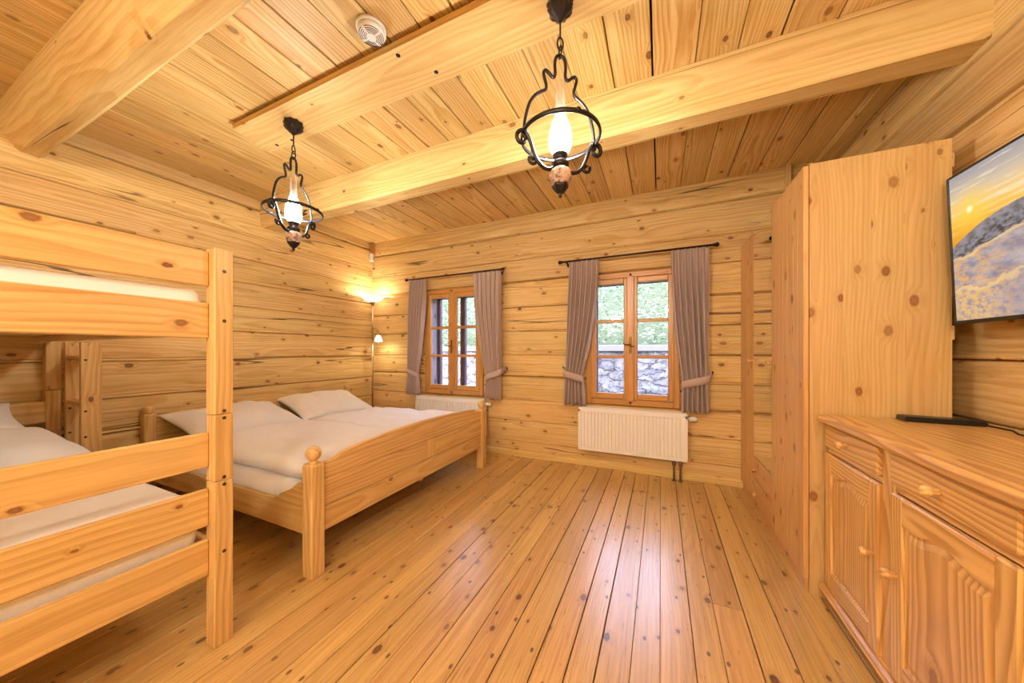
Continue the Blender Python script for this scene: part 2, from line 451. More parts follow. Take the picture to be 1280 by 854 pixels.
    def tube(s, pts, rad, n=10, closed=False, flat=1., smooth=True, r=None):
        pts = [Vector(p) for p in pts]; m = len(pts)
        rads = rad if isinstance(rad, (list, tuple)) else [rad] * m
        V, F = [], []
        up = None
        for i, p in enumerate(pts):
            if closed: t = pts[(i + 1) % m] - pts[i - 1]
            else: t = pts[min(i + 1, m - 1)] - pts[max(i - 1, 0)]
            t.normalize()
            if up is None:
                up = Vector((0, 0, 1)) if abs(t.z) < .9 else Vector((1, 0, 0))
            sd = t.cross(up).normalized(); up = sd.cross(t).normalized()
            for j in range(n):
                a = 2 * PI * j / n
                V.append(p + sd * (rads[i] * math.cos(a)) + up * (rads[i] * flat * math.sin(a)))
        for i in range(m if closed else m - 1):
            for j in range(n):
                k = (j + 1) % n; i2 = (i + 1) % m
                F.append([i * n + j, i * n + k, i2 * n + k, i2 * n + j])
        if not closed:
            F.append(list(range(n))); F.append([(m - 1) * n + j for j in range(n)])
        s.add([tuple(v) for v in V], F, 'x', r, None, smooth)
    def grid(s, fn, nu, nv, axis='x', smooth=True, r=None, closed_u=False, off=None):
        V = [fn(i / nu, j / nv) for j in range(nv + 1) for i in range(nu + (0 if closed_u else 1))]
        w = nu if closed_u else nu + 1
        F = []
        for j in range(nv):
            for i in range(nu):
                k = (i + 1) % w
                F.append([j * w + i, j * w + k, (j + 1) * w + k, (j + 1) * w + i])
        s.add(V, F, axis, r, None, smooth, off)
    def loft(s, loops, axis='z', r=None, cap0=True, cap1=True):
        n = len(loops[0]); V = [p for l in loops for p in l]; F = []
        for i in range(len(loops) - 1):
            for j in range(n):
                k = (j + 1) % n
                F.append([i * n + j, i * n + k, (i + 1) * n + k, (i + 1) * n + j])
        if cap0: F.append(list(range(n)))
        if cap1: F.append([(len(loops) - 1) * n + j for j in range(n)])
        s.add(V, F, axis, r)
    def build(s, name, mat, parent=None, origin=None):
        me = bpy.data.meshes.new(name)
        if origin is None:
            origin = Vector((0, 0, 0))
            if parent is None and s.v:
                lo = [min(v[i] for v in s.v) for i in range(3)]; hi = [max(v[i] for v in s.v) for i in range(3)]
                origin = Vector(((lo[0] + hi[0]) / 2, (lo[1] + hi[1]) / 2, lo[2]))
        origin = Vector(origin)
        me.from_pydata([tuple(v - origin) for v in s.v], [], s.f)
        a = me.attributes.new('g', 'FLOAT_VECTOR', 'POINT'); a.data.foreach_set('vector', [c for p in s.g for c in p])
        a = me.attributes.new('r', 'FLOAT', 'POINT'); a.data.foreach_set('value', s.r)
        bm = bmesh.new(); bm.from_mesh(me)
        bmesh.ops.recalc_face_normals(bm, faces=bm.faces)
        bm.to_mesh(me); bm.free()
        me.polygons.foreach_set('use_smooth', s.sm)
        me.materials.append(mat)
        me.update()
        o = bpy.data.objects.new(name, me)
        COL.objects.link(o)
        o.location = origin
        if parent is not None:
            o.parent = parent
        return o

def tag(o, label=None, cat=None, group=None, kind=None):
    if label: o['label'] = label
    if cat: o['category'] = cat
    if group: o['group'] = group
    if kind: o['kind'] = kind
    return o
def thing(name, label, cat, loc=(0, 0, 0), rz=0., group=None):
    o = bpy.data.objects.new(name, None)
    COL.objects.link(o); o.location = loc; o.rotation_euler = (0, 0, rz); o.empty_display_size = .1
    return tag(o, label, cat, group)
def copy_tree(o, parent=None):
    c = o.copy(); COL.objects.link(c)
    if parent is not None: c.parent = parent
    for ch in list(o.children): copy_tree(ch, c)
    return c
def struct(o):
    o['kind'] = 'structure'; return o
def nz(*p): return noise.noise(Vector(p))

# --------------------------------------------------------------------------
# room: x to the right along the window wall, y towards it, z up
# --------------------------------------------------------------------------
XL, XR, YF, YB, H = -3.65, 1.20, 3.36, -1.7, 2.65
# the two window openings (frame outer size)
WC = (-2.294, -.263); WH = .421; WZ0, WZ1 = .635, 1.915

def log_piece(mb, u0, u1, z0, z1, c0, c1, place, seed):
    """one hewn log between u0..u1 along the wall, its face from z0..z1, cut to c0..c1"""
    c0, c1 = max(c0, z0), min(c1, z1)
    if c1 - c0 < .01 or u1 - u0 < .01: return
    ts = sorted(set([0, .006, .012, .02, .03, .045, .06,  .08, .2, .35, .5, .65, .8, .92,   .94, .955, .97, .98, .988, .994, 1]))
    zs = [z0 + (z1 - z0) * t for t in ts]
    zs = [c0] + [z for z in zs if c0 + .002 < z < c1 - .002] + [c1]
    nu = max(2, int((u1 - u0) / .07))
    V, F, G = [], [], []
    for i in range(nu + 1):
        u = u0 + (u1 - u0) * i / nu
        for z in zs:
            t = (z - z0) / (z1 - z0)
            e = min(t, 1 - t)
            d = -.004 * (2 * t - 1) ** 2
            if e < .06: d -= .003 + .034 * (1 - e / .06) ** 1.6
            elif e < .12: d -= .003 * (1 - (e - .06) / .06)
            d += .006 * nz(u * .9, z * 2.2, seed) + .0025 * nz(u * 5, z * 9, seed + 5)
            zz = z + .007 * nz(u * .7, seed + z0 * 31, 2) * (1 if c0 < z < c1 else 0)
            if z == z0 or z == z1: zz = z + .007 * nz(u * .7, z * 31, 2.5)
            V.append(place(u, d, zz))
            G.append((u + seed * 13.7, t * .26 - .13 + .09 * math.sin(seed * 5.1), d + .11 * math.cos(seed * 3.3)))
    m = len(zs)
    for i in range(nu):
        for j in range(m - 1):
            F.append([i * m + j, (i + 1) * m + j, (i + 1) * m + j + 1, i * m + j + 1])
    random.seed(int(seed * 977))
    mb.add(V, F, 'x', random.random(), None, True, None, G)

def log_wall(name, u0, u1, seams, place, openings=(), seed=1, lips=()):
    mb = MB()
    for k in range(len(seams) - 1):
        a, b = seams[k], seams[k + 1]
        cuts = [u0]
        for (o0, o1, _, _) in openings: cuts += [o0, o1]
        cuts.append(u1)
        for i in range(len(cuts) - 1):
            if i % 2 == 0:
                log_piece(mb, cuts[i], cuts[i + 1], a, b, a, b, place, seed + k)
            else:
                _, _, oz0, oz1 = openings[i // 2]
                log_piece(mb, cuts[i], cuts[i + 1], a, b, a, min(b, oz0), place, seed + k)
                log_piece(mb, cuts[i], cuts[i + 1], a, b, max(a, oz1), b, place, seed + k)
    # slim moulded lips left along some seams
    for (k, i0, i1) in lips:
        z = seams[k]
        nu = max(4, int((i1 - i0) / .1)); V = []; F = []; G = []
        for i in range(nu + 1):
            u = i0 + (i1 - i0) * i / nu
            zc = z + .004 + .007 * nz(u * .7, z * 31, 2.5)
            for (d, h) in ((-.04, -.0085), (-.002, -.008), (.005, 0), (-.002, .008), (-.04, .0085)):
                V.append(place(u, d + .004 * nz(u * 2, k, 1), zc + h)); G.append((u + 7 * k, h, d + .05))
        for i in range(nu):
            for j in range(4):
                F.append([i * 5 + j, (i + 1) * 5 + j, (i + 1) * 5 + j + 1, i * 5 + j + 1])
        mb.add(V, F, 'x', .85, None, True, None, G)
    # solid core of the wall behind the hewn faces
    def core(a, b, z0, z1):
        V = [place(u, d, z) for d in (-.05, -.2) for (u, z) in ((a, z0), (b, z0), (b, z1), (a, z1))]
        mb.add(V, [[0, 1, 2, 3], [4, 5, 6, 7], [0, 1, 5, 4], [1, 2, 6, 5], [2, 3, 7, 6], [3, 0, 4, 7]], 'x', .2)
    a = u0
    for (o0, o1, oz0, oz1) in openings:
        core(a, o0, -.1, 2.8); core(o0, o1, -.1, oz0); core(o0, o1, oz1, 2.8); a = o1
    core(a, u1, -.1, 2.8)
    return struct(mb.build(name, M['wall'], None, (0, 0, 0)))

ops = [(c - WH + .01, c + WH - .01, WZ0 + .01, WZ1 - .01) for c in WC]
SF = [-.05, .17, .40, .63, .875, 1.12, 1.39, 1.65, 1.93, 2.18, 2.455, 2.75]
log_wall('wall_far', XL - .1, XR + .1, SF, lambda u, d, z: (u, YF - .012 - d, z), ops, 1.3,
         [(1, -1.85, XR), (2, XL, XR), (3, XL, -2.75), (3, -1.85, -.7), (4, .17, XR), (5, -1.85, -.7), (5, XL, -2.75), (6, -1.85, -.7), (6, .18, XR), (7, XL, -2.75), (7, -1.85, -.7), (8, .18, XR), (9, XL, XR)])
SL = [-.05, .06, .30, .565, .817, 1.09, 1.35, 1.59, 1.82, 2.05, 2.28, 2.555, 2.75]
log_wall('wall_left', YB - .1, YF + .1, SL, lambda u, d, z: (XL + .012 + d, u, z), (), 23.7,
         [(2, YB, YF), (3, YB, YF), (4, YB, YF), (5, YB, 1.9), (6, YB, YF), (7, YB, YF), (8, YB, YF), (9, 1.1, YF), (10, YB, YF)])
SR = [-.05, .10, .36, .62, .86, 1.12, 1.37, 1.63, 1.88, 2.13, 2.37, 2.59, 2.75]
log_wall('wall_right', YB - .1, YF + .1, SR, lambda u, d, z: (XR - .012 - d, u, z), (), 51.1,
         [(5, YB, YF), (7, YB, YF)])
log_wall('wall_back', XL - .1, XR + .1, SF, lambda u, d, z: (u, YB + .012 + d, z), (), 77.9)

# floor boards along y
random.seed(5)
mb = MB()
mb.box(XL - .1, XR + .1, YB - .1, YF + .1, -.12, -.034, 0)
base_floor = struct(mb.build('trim_9', M['hollow'], None, (0, 0, 0)))
mb = MB()
x = XL - .05
while x < XR + .05:
    w = random.choice((.098, .105, .112, .12, .13))
    g_ = random.choice((.0012, .0018, .003, .0045))
    cuts = [YB - .05] + sorted(random.sample([.35, .9, 1.3, 1.75, 2.2, 2.6, 2.9], random.choice((0, 0, 0, 1)))) + [YF + .02]
    for a, b in zip(cuts, cuts[1:]):
        mb.box(x, x + w - g_, a, b - .001, -.03, random.uniform(-.0006, .0006), .0016, 'y')
    x += w
struct(mb.build('floor', M['floor'], None, (0, 0, 0)))

# ceiling boards along y
random.seed(8)
mb = MB(); x = XL - .05
while x < XR + .05:
    w = random.choice((.175, .185, .19, .2, .205))
    g_ = random.choice((.004, .006, .008, .01))
    mb.box(x, x + w - g_, YB - .05, YF + .02, H + random.uniform(-.0015, .0015), H + .03, .002, 'y')
    x += w
struct(mb.build('ceiling', M['ceil'], None, (0, 0, 0)))
mb = MB(); mb.box(XL - .1, XR + .1, YB - .1, YF + .1, H + .034, H + .12, 0)
struct(mb.build('trim_8', M['hollow'], None, (0, 0, 0)))

# the heavy beams: hewn cross-sections swept along x with a wavering edge
def beam(name, poly, x0, x1, mat, seed, wav=.006):
    mb = MB(); n_ = len(poly); N = 46; loops = []
    for i in range(N + 1):
        xx = x0 + (x1 - x0) * i / N
        loops.append([(xx, y + wav * nz(xx * 1.3, y * 9 + seed, 3 * j), min(z, H - .001) + (0 if z > H - .01 else wav * nz(xx * 1.1, seed, 7 + 3 * j)))
                      for j, (y, z) in enumerate(poly)])
    random.seed(seed)
    mb.loft(loops, 'x')
    return struct(mb.build(name, mat, None, (0, 0, 0)))
beam('trim_1', [(.525, H), (.525, 2.52), (.545, 2.47), (.60, 2.40), (.67, 2.392), (.69, 2.41), (.70, 2.47), (.70, H)], XL, XR, M['beam'], 3)
beam('trim_2', [(1.945, H), (1.95, 2.53), (1.955, 2.42), (1.968, 2.395), (2.085, 2.392), (2.10, 2.41), (2.105, 2.5), (2.105, H)], XL, XR, M['beam'], 6)
# flat plank under the ceiling carrying the two lamps, its left end broken off
mb = MB()
zz0, zz1 = 2.6, 2.634
outl = [(-2.535, 1.20), (-2.545, 1.235), (-2.53, 1.25), (-2.56, 1.262), (-2.555, 1.285), (-2.575, 1.30), (-2.59, 1.36), (-2.60, 1.455), (XR, 1.455), (XR, 1.20)]
mb.prism(outl, 'xy', zz0, zz1, 'x')
mb.box(-2.50, XR, 1.25, 1.42, zz1, H - .001, .001, 'x')
struct(mb.build('trim_3', M['plank'], None, (0, 0, 0)))
mb = MB()
for (px, py) in ((-1.17, 1.235), (-1.06, 1.39), (-2.3, 1.43), (-2.45, 1.42)):
    mb.lathe([(.011, 0), (.011, -.0012), (.004, -.0012)], (px, py, 2.6), 12)
struct(mb.build('trim_4', M['hollow'], None, (0, 0, 0)))
# corner moulding along the right wall, upright batten in the far right corner, scrap block in the left corner
mb = MB(); mb.box(1.095, XR, 2.13, YF, 2.60, H - .002, .004, 'y')
struct(mb.build('trim_5', M['beam'], None, (0, 0, 0)))
mb = MB(); mb.box(.918, .948, 3.30, 3.352, .0, H - .002, .003, 'z')
struct(mb.build('trim_6', M['beam'], None, (0, 0, 0)))
mb = MB(); mb.box(-3.62, -3.575, 3.30, 3.345, 2.47, H - .003, .004, 'z')
struct(mb.build('trim_7', M['winwood'], None, (0, 0, 0)))
# baseboards
mb = MB(); mb.prism([(YF - .001, 0.001), (YF - .03, 0.001), (YF - .03, .05), (YF - .02, .065), (YF - .001, .068)], 'yz', XL + .03, XR - .03, 'x')
struct(mb.build('baseboard_far', M['plank'], None, (0, 0, 0)))
mb = MB(); mb.prism([(XL + .001, 0.001), (XL + .03, 0.001), (XL + .03, .05), (XL + .02, .065), (XL + .001, .068)], 'xz', YB + .03, YF - .03, 'y')
struct(mb.build('baseboard_left', M['plank'], None, (0, 0, 0)))

# --------------------------------------------------------------------------
# windows
# --------------------------------------------------------------------------
def frame_ring(mb, x0, x1, z0, z1, w, y0, y1, bev=.004, wb=None):
    wb = wb or w
    mb.box(x0, x0 + w, y0, y1, z0, z1, bev, 'z'); mb.box(x1 - w, x1, y0, y1, z0, z1, bev, 'z')
    mb.box(x0 + w, x1 - w, y0, y1, z1 - w, z1, bev, 'x'); mb.box(x0 + w, x1 - w, y0, y1, z0, z0 + wb, bev, 'x')

def make_window(name, cx, label):
    t = bpy.data.objects.new(name, None); COL.objects.link(t); t.location = (cx, YF, WZ0); struct(t)
    t['label'] = label
    L = lambda mbx, nm, mt, par: mbx.build(nm, mt, par)
    zt = WZ1 - WZ0
    mb = MB()           # frame fixed in the log wall, with the lining of the reveal
    frame_ring(mb, -WH, WH, 0, zt, .052, -.035, .035, .005, .055)
    L(mb, 'frame', M['winwood'], t)
    for s in (-1, 1):
        mb = MB(); mb.box(s * (WH - .03), s * (WH - .005), .036, .26, .0, zt, .002, 'z'); L(mb, 'reveal_lining', M['greywood'], t)
    mb = MB(); mb.box(-WH + .03, WH - .03, .036, .26, zt - .03, zt - .005, .002, 'x'); L(mb, 'reveal_lining', M['greywood'], t)
    mb = MB(); mb.box(-WH + .03, WH - .03, .036, .27, .005, .035, .003, 'x')
    L(mb, 'sill', M['greywood'], t)
    for s in (-1, 1):   # two casements of three panes
        a, b = (.012, WH - .047) if s > 0 else (-WH + .047, -.012)
        mb = MB()
        frame_ring(mb, a, b, .058, zt - .055, .05, -.042, .0, .006, .055)
        for zb in (.468, .812):
            mb.box(a + .05, b - .05, -.036, -.004, zb - .016, zb + .016, .006, 'x')
        sash = L(mb, 'casement', M['winwood'], t)
        mb = MB(); mb.box(a + .045, b - .045, -.021, -.017, .105, zt - .1, 0)
        L(mb, 'glass', M['pane'], sash)
    mb = MB()           # covering strip where the casements meet
    mb.box(-.034, .034, -.056, -.043, .045, zt - .045, .006, 'z')
    L(mb, 'cover_strip', M['winwood'], t)
    mb = MB()           # latch
    mb.box(-.011, .011, -.063, -.056, .50, .66, .003)
    mb.tube([(0, -.06, .585), (0, -.085, .585), (-.02, -.092, .583), (-.055, -.092, .588), (-.062, -.092, .6)], .006, 8)
    mb.tube([(0, -.075, .57), (.03, -.08, .565), (.04, -.08, .575)], .0045, 8)
    L(mb, 'latch', M['brass'], t)
    for z in (.03, zt - .03):
        mb = MB(); mb.lathe([(.011, 0), (.011, .006), (.006, .012), (1e-5, .014)], (0, 0, 0), 14, Matrix.Translation((0, -.056, z)) @ Matrix.Rotation(R(90), 4, 'X'))
        L(mb, 'pivot_button', M['brass'], t)
    # outer casement of dark stained wood
    mb = MB()
    frame_ring(mb, -WH + .03, WH - .03, .035, zt - .03, .045, .185, .24, .004, .05)
    mb.box(-.036, .036, .185, .235, .085, zt - .075, .004, 'z')
    o = L(mb, 'outer_casement', M['darkwood'], t)
    mb = MB()
    for s in (-1, 1):
        a, b = (.036, WH - .075) if s > 0 else (-WH + .075, -.036)
        mb.box(min(a, b) - .002, max(a, b) + .002, .205, .209, .083, zt - .073, 0)
    L(mb, 'glass', M['pane'], o)
    return t
make_window('window_1', WC[0], 'two-casement pine window above the bed foot, near the floor lamp')
make_window('window_2', WC[1], 'two-casement pine window beside the wardrobe, above the fully visible radiator')

# --------------------------------------------------------------------------
# curtains and rods
# --------------------------------------------------------------------------
def make_rod(x0, x1, label):
    t = thing('curtain_rod', label, 'curtain rod', ((x0 + x1) / 2, YF, 2.06), 0, 'curtain rods over the windows')
    h = (x1 - x0) / 2
    mb = MB(); mb.tube([(-h, -.11, 0), (h, -.11, 0)], .0095, 12)
    mb.build('rod', M['blackm'], t)
    for s in (-1, 1):
        mb = MB(); mb.ball((s * (h + .008), -.11, 0), .019, 16)
        mb.lathe([(.012, -.005), (.015, 0), (.012, .005)], (0, 0, 0), 12, Matrix.Translation((s * (h - .014), -.11, 0)) @ Matrix.Rotation(R(90), 4, 'Y'))
        mb.build('finial', M['blackm'], t)
        mb = MB(); mb.tube([(s * (h - .06), -.012, -.015), (s * (h - .06), -.09, -.012), (s * (h - .06), -.11, -.012)], .007, 8)
        mb.lathe([(.02, 0), (.02, .006), (.012, .01)], (0, 0, 0), 14, Matrix.Translation((s * (h - .06), -.008, -.015)) @ Matrix.Rotation(R(90), 4, 'X'))
        mb.build('bracket', M['blackm'], t)
    return t
make_rod(-2.935, -1.587, 'dark metal curtain rod over the window above the bed')
make_rod(-.928, .425, 'dark metal curtain rod over the window beside the wardrobe')

def make_curtain(xo, xi, ob, ib, label, seed, otie=None, itie=None, ztie=.93):
    """xo/xi: outer and inner edge at the rod; ob/ib the same at the hem; outer edge carries the tieback hook"""
    s = 1 if xi > xo else -1
    otie = ob if otie is None else otie
    itie = otie + s * .19 if itie is None else itie
    yc = YF - .11; ztop, zbot = 2.048, .625
    t = thing('curtain', label, 'curtain', ((xo + xi) / 2, yc, zbot), 0, 'mauve window curtains')
    ox = (xo + xi) / 2
    folds = 6
    def edges(z):
        if z > ztie:
            q = (z - ztie) / (ztop - ztie)
            o = otie + (xo - otie) * q ** .8
            i = itie + (xi - itie) * (1 - (1 - q) ** 1.9)
        else:
            q = min(1, (ztie - z) / (ztie - zbot))
            o = otie + (ob - otie) * q; i = itie + (ib - itie) * q ** .7
        return o, i
    def pt(u, v):
        z = zbot + (ztop - zbot) * v
        o, i = edges(z)
        w = abs(i - o)
        um = u + .018 * nz(u * 6, z * 1.1, seed) * min(1, max(0, (2.0 - z) * 2))
        x = o + (i - o) * um
        ph = 2 * PI * folds * u + 1.2 * nz(u * 3, z * .8, seed + 3)
        A = .018 + .020 * min(1, (ztop - z) / .4)
        near = math.exp(-((z - ztie) / .12) ** 2)
        A = A * (1 - .35 * near)
        y = yc - .002 + A * math.sin(ph) + .35 * A * math.sin(2 * ph + .8 + seed) + .006 * nz(u * 4, z * 3, seed + 9)
        y -= .02 * near * math.sin(PI * u) 
        if z > ztop - .07: y = yc - .002 + (y - yc) * (.75 + .25 * (ztop - z) / .07)
        y = min(y, YF - .035)
        hem = .008 * math.sin(ph * .5 + seed) * max(0, 1 - v * 12)
        return (x - ox, y - yc, z - zbot + hem)
    mb = MB(); mb.grid(pt, 150, 70, 'z')
    c = mb.build('cloth', M['curtain'], t)
    so = c.modifiers.new('thick', 'SOLIDIFY'); so.thickness = .003; so.offset = 0
    # tieback band: from the wall hook round the front of the bunch
    o, i = edges(ztie)
    hook = Vector((o - s * .035, YF - .02, ztie + .06)); 
    path = []
    cxm = (o + i) / 2; hw = abs(i - o) / 2 + .006
    N = 28
    for k in range(N + 1):
        a = PI * (-.02 + 1.04 * k / N)       # from the outer edge, over the front, to the inner edge
        path.append((cxm - s * hw * math.cos(a), yc - .015 - .05 * max(0, math.sin(a)), ztie + .035 - .085 * k / N))
    band = [tuple(hook)] + path
    for k in range(1, 8):                     # behind the cloth back to the hook
        q = k / 7
        band.append((i + (hook.x - i) * q + s * .006 * (1 - q), yc + .03 + (hook.y - yc - .03) * q, ztie - .05 + .10 * q))
    mb = MB(); V = []; F = []
    W = .034
    for k, p in enumerate(band):
        w_ = W * (.45 if k == 0 or k == len(band) - 1 else 1.)
        dy = -.004
        V += [(p[0] - ox, p[1] - yc, p[2] - zbot - w_), (p[0] - ox, p[1] - yc + dy, p[2] - zbot), (p[0] - ox, p[1] - yc, p[2] - zbot + w_)]
    for k in range(len(band) - 1):
        for j in range(2):
            F.append([k * 3 + j, (k + 1) * 3 + j, (k + 1) * 3 + j + 1, k * 3 + j + 1])
    mb.add(V, F, 'x', .3, None, True)
    b = mb.build('tieback', M['curtain'], t)
    so = b.modifiers.new('thick', 'SOLIDIFY'); so.thickness = .006; so.offset = 0
    mb = MB()
    hx, hy, hz = hook.x - ox, hook.y - yc, hook.z - zbot
    mb.tube([(hx, hy + .012, hz), (hx, hy - .02, hz), (hx, hy - .028, hz + .012)], .004, 8)
    mb.ball((hx, hy - .028, hz + .014), .008, 10)
    mb.build('tieback_hook', M['blackm'], t)
    return t
make_curtain(-2.90, -2.63, -2.915, -2.735, 'mauve curtain nearest the floor lamp, gathered in a narrow tail', 1.1, -2.90, -2.755, .90)
make_curtain(-1.597, -1.955, -1.612, -1.795, 'mauve curtain tied back behind the far bed post', 4.7, -1.60, -1.78, .90)
make_curtain(-.838, -.548, -.905, -.672, 'mauve curtain on the side of the second window nearer the bed', 8.3, -.885, -.70, .92)
make_curtain(.372, .088, .388, .165, 'mauve curtain tied back next to the wardrobe', 12.9, .375, .175, .90)

# --------------------------------------------------------------------------
# radiators
# --------------------------------------------------------------------------
def make_radiator(x0, x1, label):
    cx = (x0 + x1) / 2; h = (x1 - x0) / 2
    t = thing('radiator', label, 'radiator', (cx, YF - .026, .19), 0, 'radiators under the windows')
    zt = .42
    # ribbed front panel
    n_ = 28; pts = []
    pts.append((-h + .02, 0.))
    pitch = (2 * h - .06) / n_
    for k in range(n_):
        a = -h + .03 + k * pitch
        pts += [(a, 0.), (a + .003, .011), (a + .008, .011), (a + .011, 0.)]
    pts.append((h - .02, 0.))
    V = []; F = []
    zz = (.028, .035, zt - .052, zt - .045)
    for j, z in enumerate(zz):
        for (px, d) in pts:
            V.append((px, -.112 + (d if j in (1, 2) else 0), z))
    m = len(pts)
    for j in range(3):
        for i in range(m - 1): F.append([j * m + i, j * m + i + 1, (j + 1) * m + i + 1, (j + 1) * m + i])
    mb = MB(); mb.add(V, F, 'z', .5)
    mb.box(-h, h, -.1115, -.104, 0, .028, .002); mb.box(-h, h, -.1115, -.104, zt - .045, zt - .01, .002)
    mb.box(-h, -h + .0205, -.1115, -.104, .02, zt - .02, .001); mb.box(h - .0205, h, -.1115, -.104, .02, zt - .02, .001)
    mb.box(-h + .02, h - .02, -.055, -.03, .01, zt - .03, .003)
    mb.build('panel', M['white'], t)
    for s in (-1, 1):
        mb = MB(); mb.box(s * h, s * (h - .006), -.104, -.028, .004, zt - .004, .002)
        mb.build('side_cover', M['white'], t)
    mb = MB()
    k = 0; y = -.1
    mb.box(-h + .006, h - .006, -.108, -.1, zt - .014, zt, .003); mb.box(-h + .006, h - .006, -.036, -.03, zt - .014, zt, .002)
    xx = -h + .012
    while xx < h - .012:
        mb.box(xx, xx + .006, -.1, -.036, zt - .012, zt - .003, .001); xx += .018
    mb.build('top_grille', M['white'], t)
    mb = MB()
    rot = Matrix.Translation((h, -.066, zt - .05)) @ Matrix.Rotation(R(90), 4, 'Y')
    mb.lathe([(.012, 0), (.012, .012), (.019, .014), (.021, .03), (.02, .06), (.017, .075), (1e-5, .077)], (0, 0, 0), 20, rot)
    mb.build('thermostat_knob', M['whitep'], t)
    for dx in (.055, .105):
        mb = MB(); mb.tube([(h - dx, -.066, .03), (h - dx, -.066, -.05), (h - dx, -.066, -.187)], .009, 10)
        mb.lathe([(.016, 0), (.016, .028), (.012, .034)], (h - dx, -.066, -.05), 12)
        mb.lathe([(.02, 0), (.02, .006), (.012, .01)], (h - dx, -.066, -.1885), 14)
        mb.build('pipe', M['pipe'], t)
    for s in (-1, 1):
        mb = MB(); mb.box(s * (h - .15) - .015, s * (h - .15) + .015, -.03, -.004, .05, zt - .06, .002)
        mb.build('wall_bracket', M['white'], t)
    return t
make_radiator(-.743, .213, 'white panel radiator under the window beside the wardrobe, fully in view')
make_radiator(-2.775, -1.815, 'white panel radiator partly hidden behind the double bed')

# --------------------------------------------------------------------------
# wardrobe
# --------------------------------------------------------------------------
def knob(mb, c, d, size=1.):
    """turned wooden knob at c pointing along -x"""
    rot = Matrix.Translation(c) @ Matrix.Rotation(R(-90), 4, 'Y')
    mb.lathe([(.009 * size, 0), (.0075 * size, .008 * size), (.008 * size, .012 * size), (.0145 * size, .018 * size), (.0165 * size, .024 * size),
              (.0145 * size, .031 * size), (.008 * size, .035 * size), (1e-5, .036 * size)], (0, 0, 0), 18, rot)

WX, WY0, WY1, WT = .62, 2.0, 3.345, 2.04
random.seed(21)
t = thing('wardrobe', 'tall pine three-door wardrobe with a narrow mirror in its middle', 'wardrobe', (WX, WY0, 0))
wl = WY1 - WY0
def Wb(mb, x0, x1, y0, y1, z0, z1, bev=.003, axis=None, r=None): mb.box(x0, x1, y0, y1, z0, z1, bev, axis, r)
mb = MB()
# side panel facing the room: edge-glued staves
def glued(mb, along, a0, a1, z0, z1, fixed0, fixed1, ws):
    a = a0; k = 0
    while a < a1 - .001:
        w = ws[k % len(ws)]; b = min(a1, a + w)
        if along == 'x': mb.box(a, b, fixed0, fixed1, z0, z1, .0004, 'z')
        else: mb.box(fixed0, fixed1, a, b, z0, z1, .0004, 'z')
        a = b; k += 1
glued(mb, 'x', .022, .484, .0, WT, 0, .018, (.12, .095, .11, .088, .13))
mb.build('side_panel', M['ward'], t)
mb = MB()
glued(mb, 'x', .022, .484, .0, WT, wl - .018, wl, (.12, .095, .11, .088, .13))
mb.build('side_panel', M['ward'], t)
mb = MB()
Wb(mb, .02, .484, .018, wl - .018, WT - .018, WT - .001); Wb(mb, .022, .484, .018, wl - .018, .07, .088)
Wb(mb, .476, .483, .018, wl - .018, .02, WT - .02, .001, 'z')
for y in (.45, .90): Wb(mb, .024, .476, y - .009, y + .009, .088, WT - .02, .001, 'z')
mb.build('carcass', M['ward'], t)
mb = MB(); Wb(mb, .012, .03, .02, wl - .02, .0, .066)
mb.build('plinth', M['wdoor'], t)
for z in (.75, 1.23, 1.95, .15):
    mb = MB(); Wb(mb, .482, .492, .0, .012, z - .03, z + .03, .002)
    mb.build('back_batten', M['ward'], t)
def ward_door(y0, y1, z0, z1, ky, kz):
    mb = MB(); ws = (.075, .06, .085, .07)
    y = y0; k = 0
    while y < y1 - .001:
        b = min(y1, y + ws[k % 4])
        if y1 - b < .03: b = y1
        mb.box(0, .02, y, b, z0, z1, .0016, 'z'); y = b; k += 1
    # rounded edge strips at both sides
    d = mb.build('door', M['wdoor'], t)
    mb = MB(); knob(mb, (0, ky, kz), -1)
    mb.build('knob', M['wdoor'], d)
    return d
ward_door(.003, .494, .07, WT - .004, .468, 1.085)
ward_door(.932, wl - .003, .07, WT - .004, .962, 1.085)
# middle: frameless mirror above two drawers
mb = MB(); mb.box(.006, .02, .498, .928, .395, WT - .004, .001, 'z')
d = mb.build('mirror_door', M['wdoor'], t)
mb = MB(); mb.box(.001, .006, .499, .927, .397, WT - .006, .0008, 'z')
mb.build('mirror', M['mirror'], d)
for z0, z1 in ((.235, .388), (.072, .229)):
    mb = MB(); mb.box(0, .02, .498, .928, z0, z1, .003, 'y')
    d = mb.build('drawer', M['wdoor'], t)
    mb = MB(); knob(mb, (0, .80, (z0 + z1) / 2), -1)
    mb.build('knob', M['wdoor'], d)

# --------------------------------------------------------------------------
# sideboard
# --------------------------------------------------------------------------
random.seed(31)
CX, CY1 = .69, 1.988          # front plane, far end
t = thing('sideboard', 'long pine sideboard with drawers above arched panel doors, under the television', 'sideboard', (CX, CY1, 0))
def arch_loop(y0, y1, z0, z1, arch, x, n_=14, ins=0.):
    """outline of a panel in the front plane; the top rises by 'arch' in its middle"""
    y0 += ins; y1 -= ins; z0 += ins; z1 -= ins
    pts = []
    for i in range(n_): pts.append((x, y0, z0 + (z1 - z0) * i / n_))
    for i in range(n_ * 2):
        q = i / (n_ * 2); bmp = .5 - .5 * math.cos(2 * PI * min(1, max(0, (q - .12) / .76)))
        pts.append((x, y0 + (y1 - y0) * q, z1 + arch * bmp))
    for i in range(n_): pts.append((x, y1, z1 - (z1 - z0) * i / n_))
    for i in range(n_): pts.append((x, y1 - (y1 - y0) * i / n_, z0))
    return pts
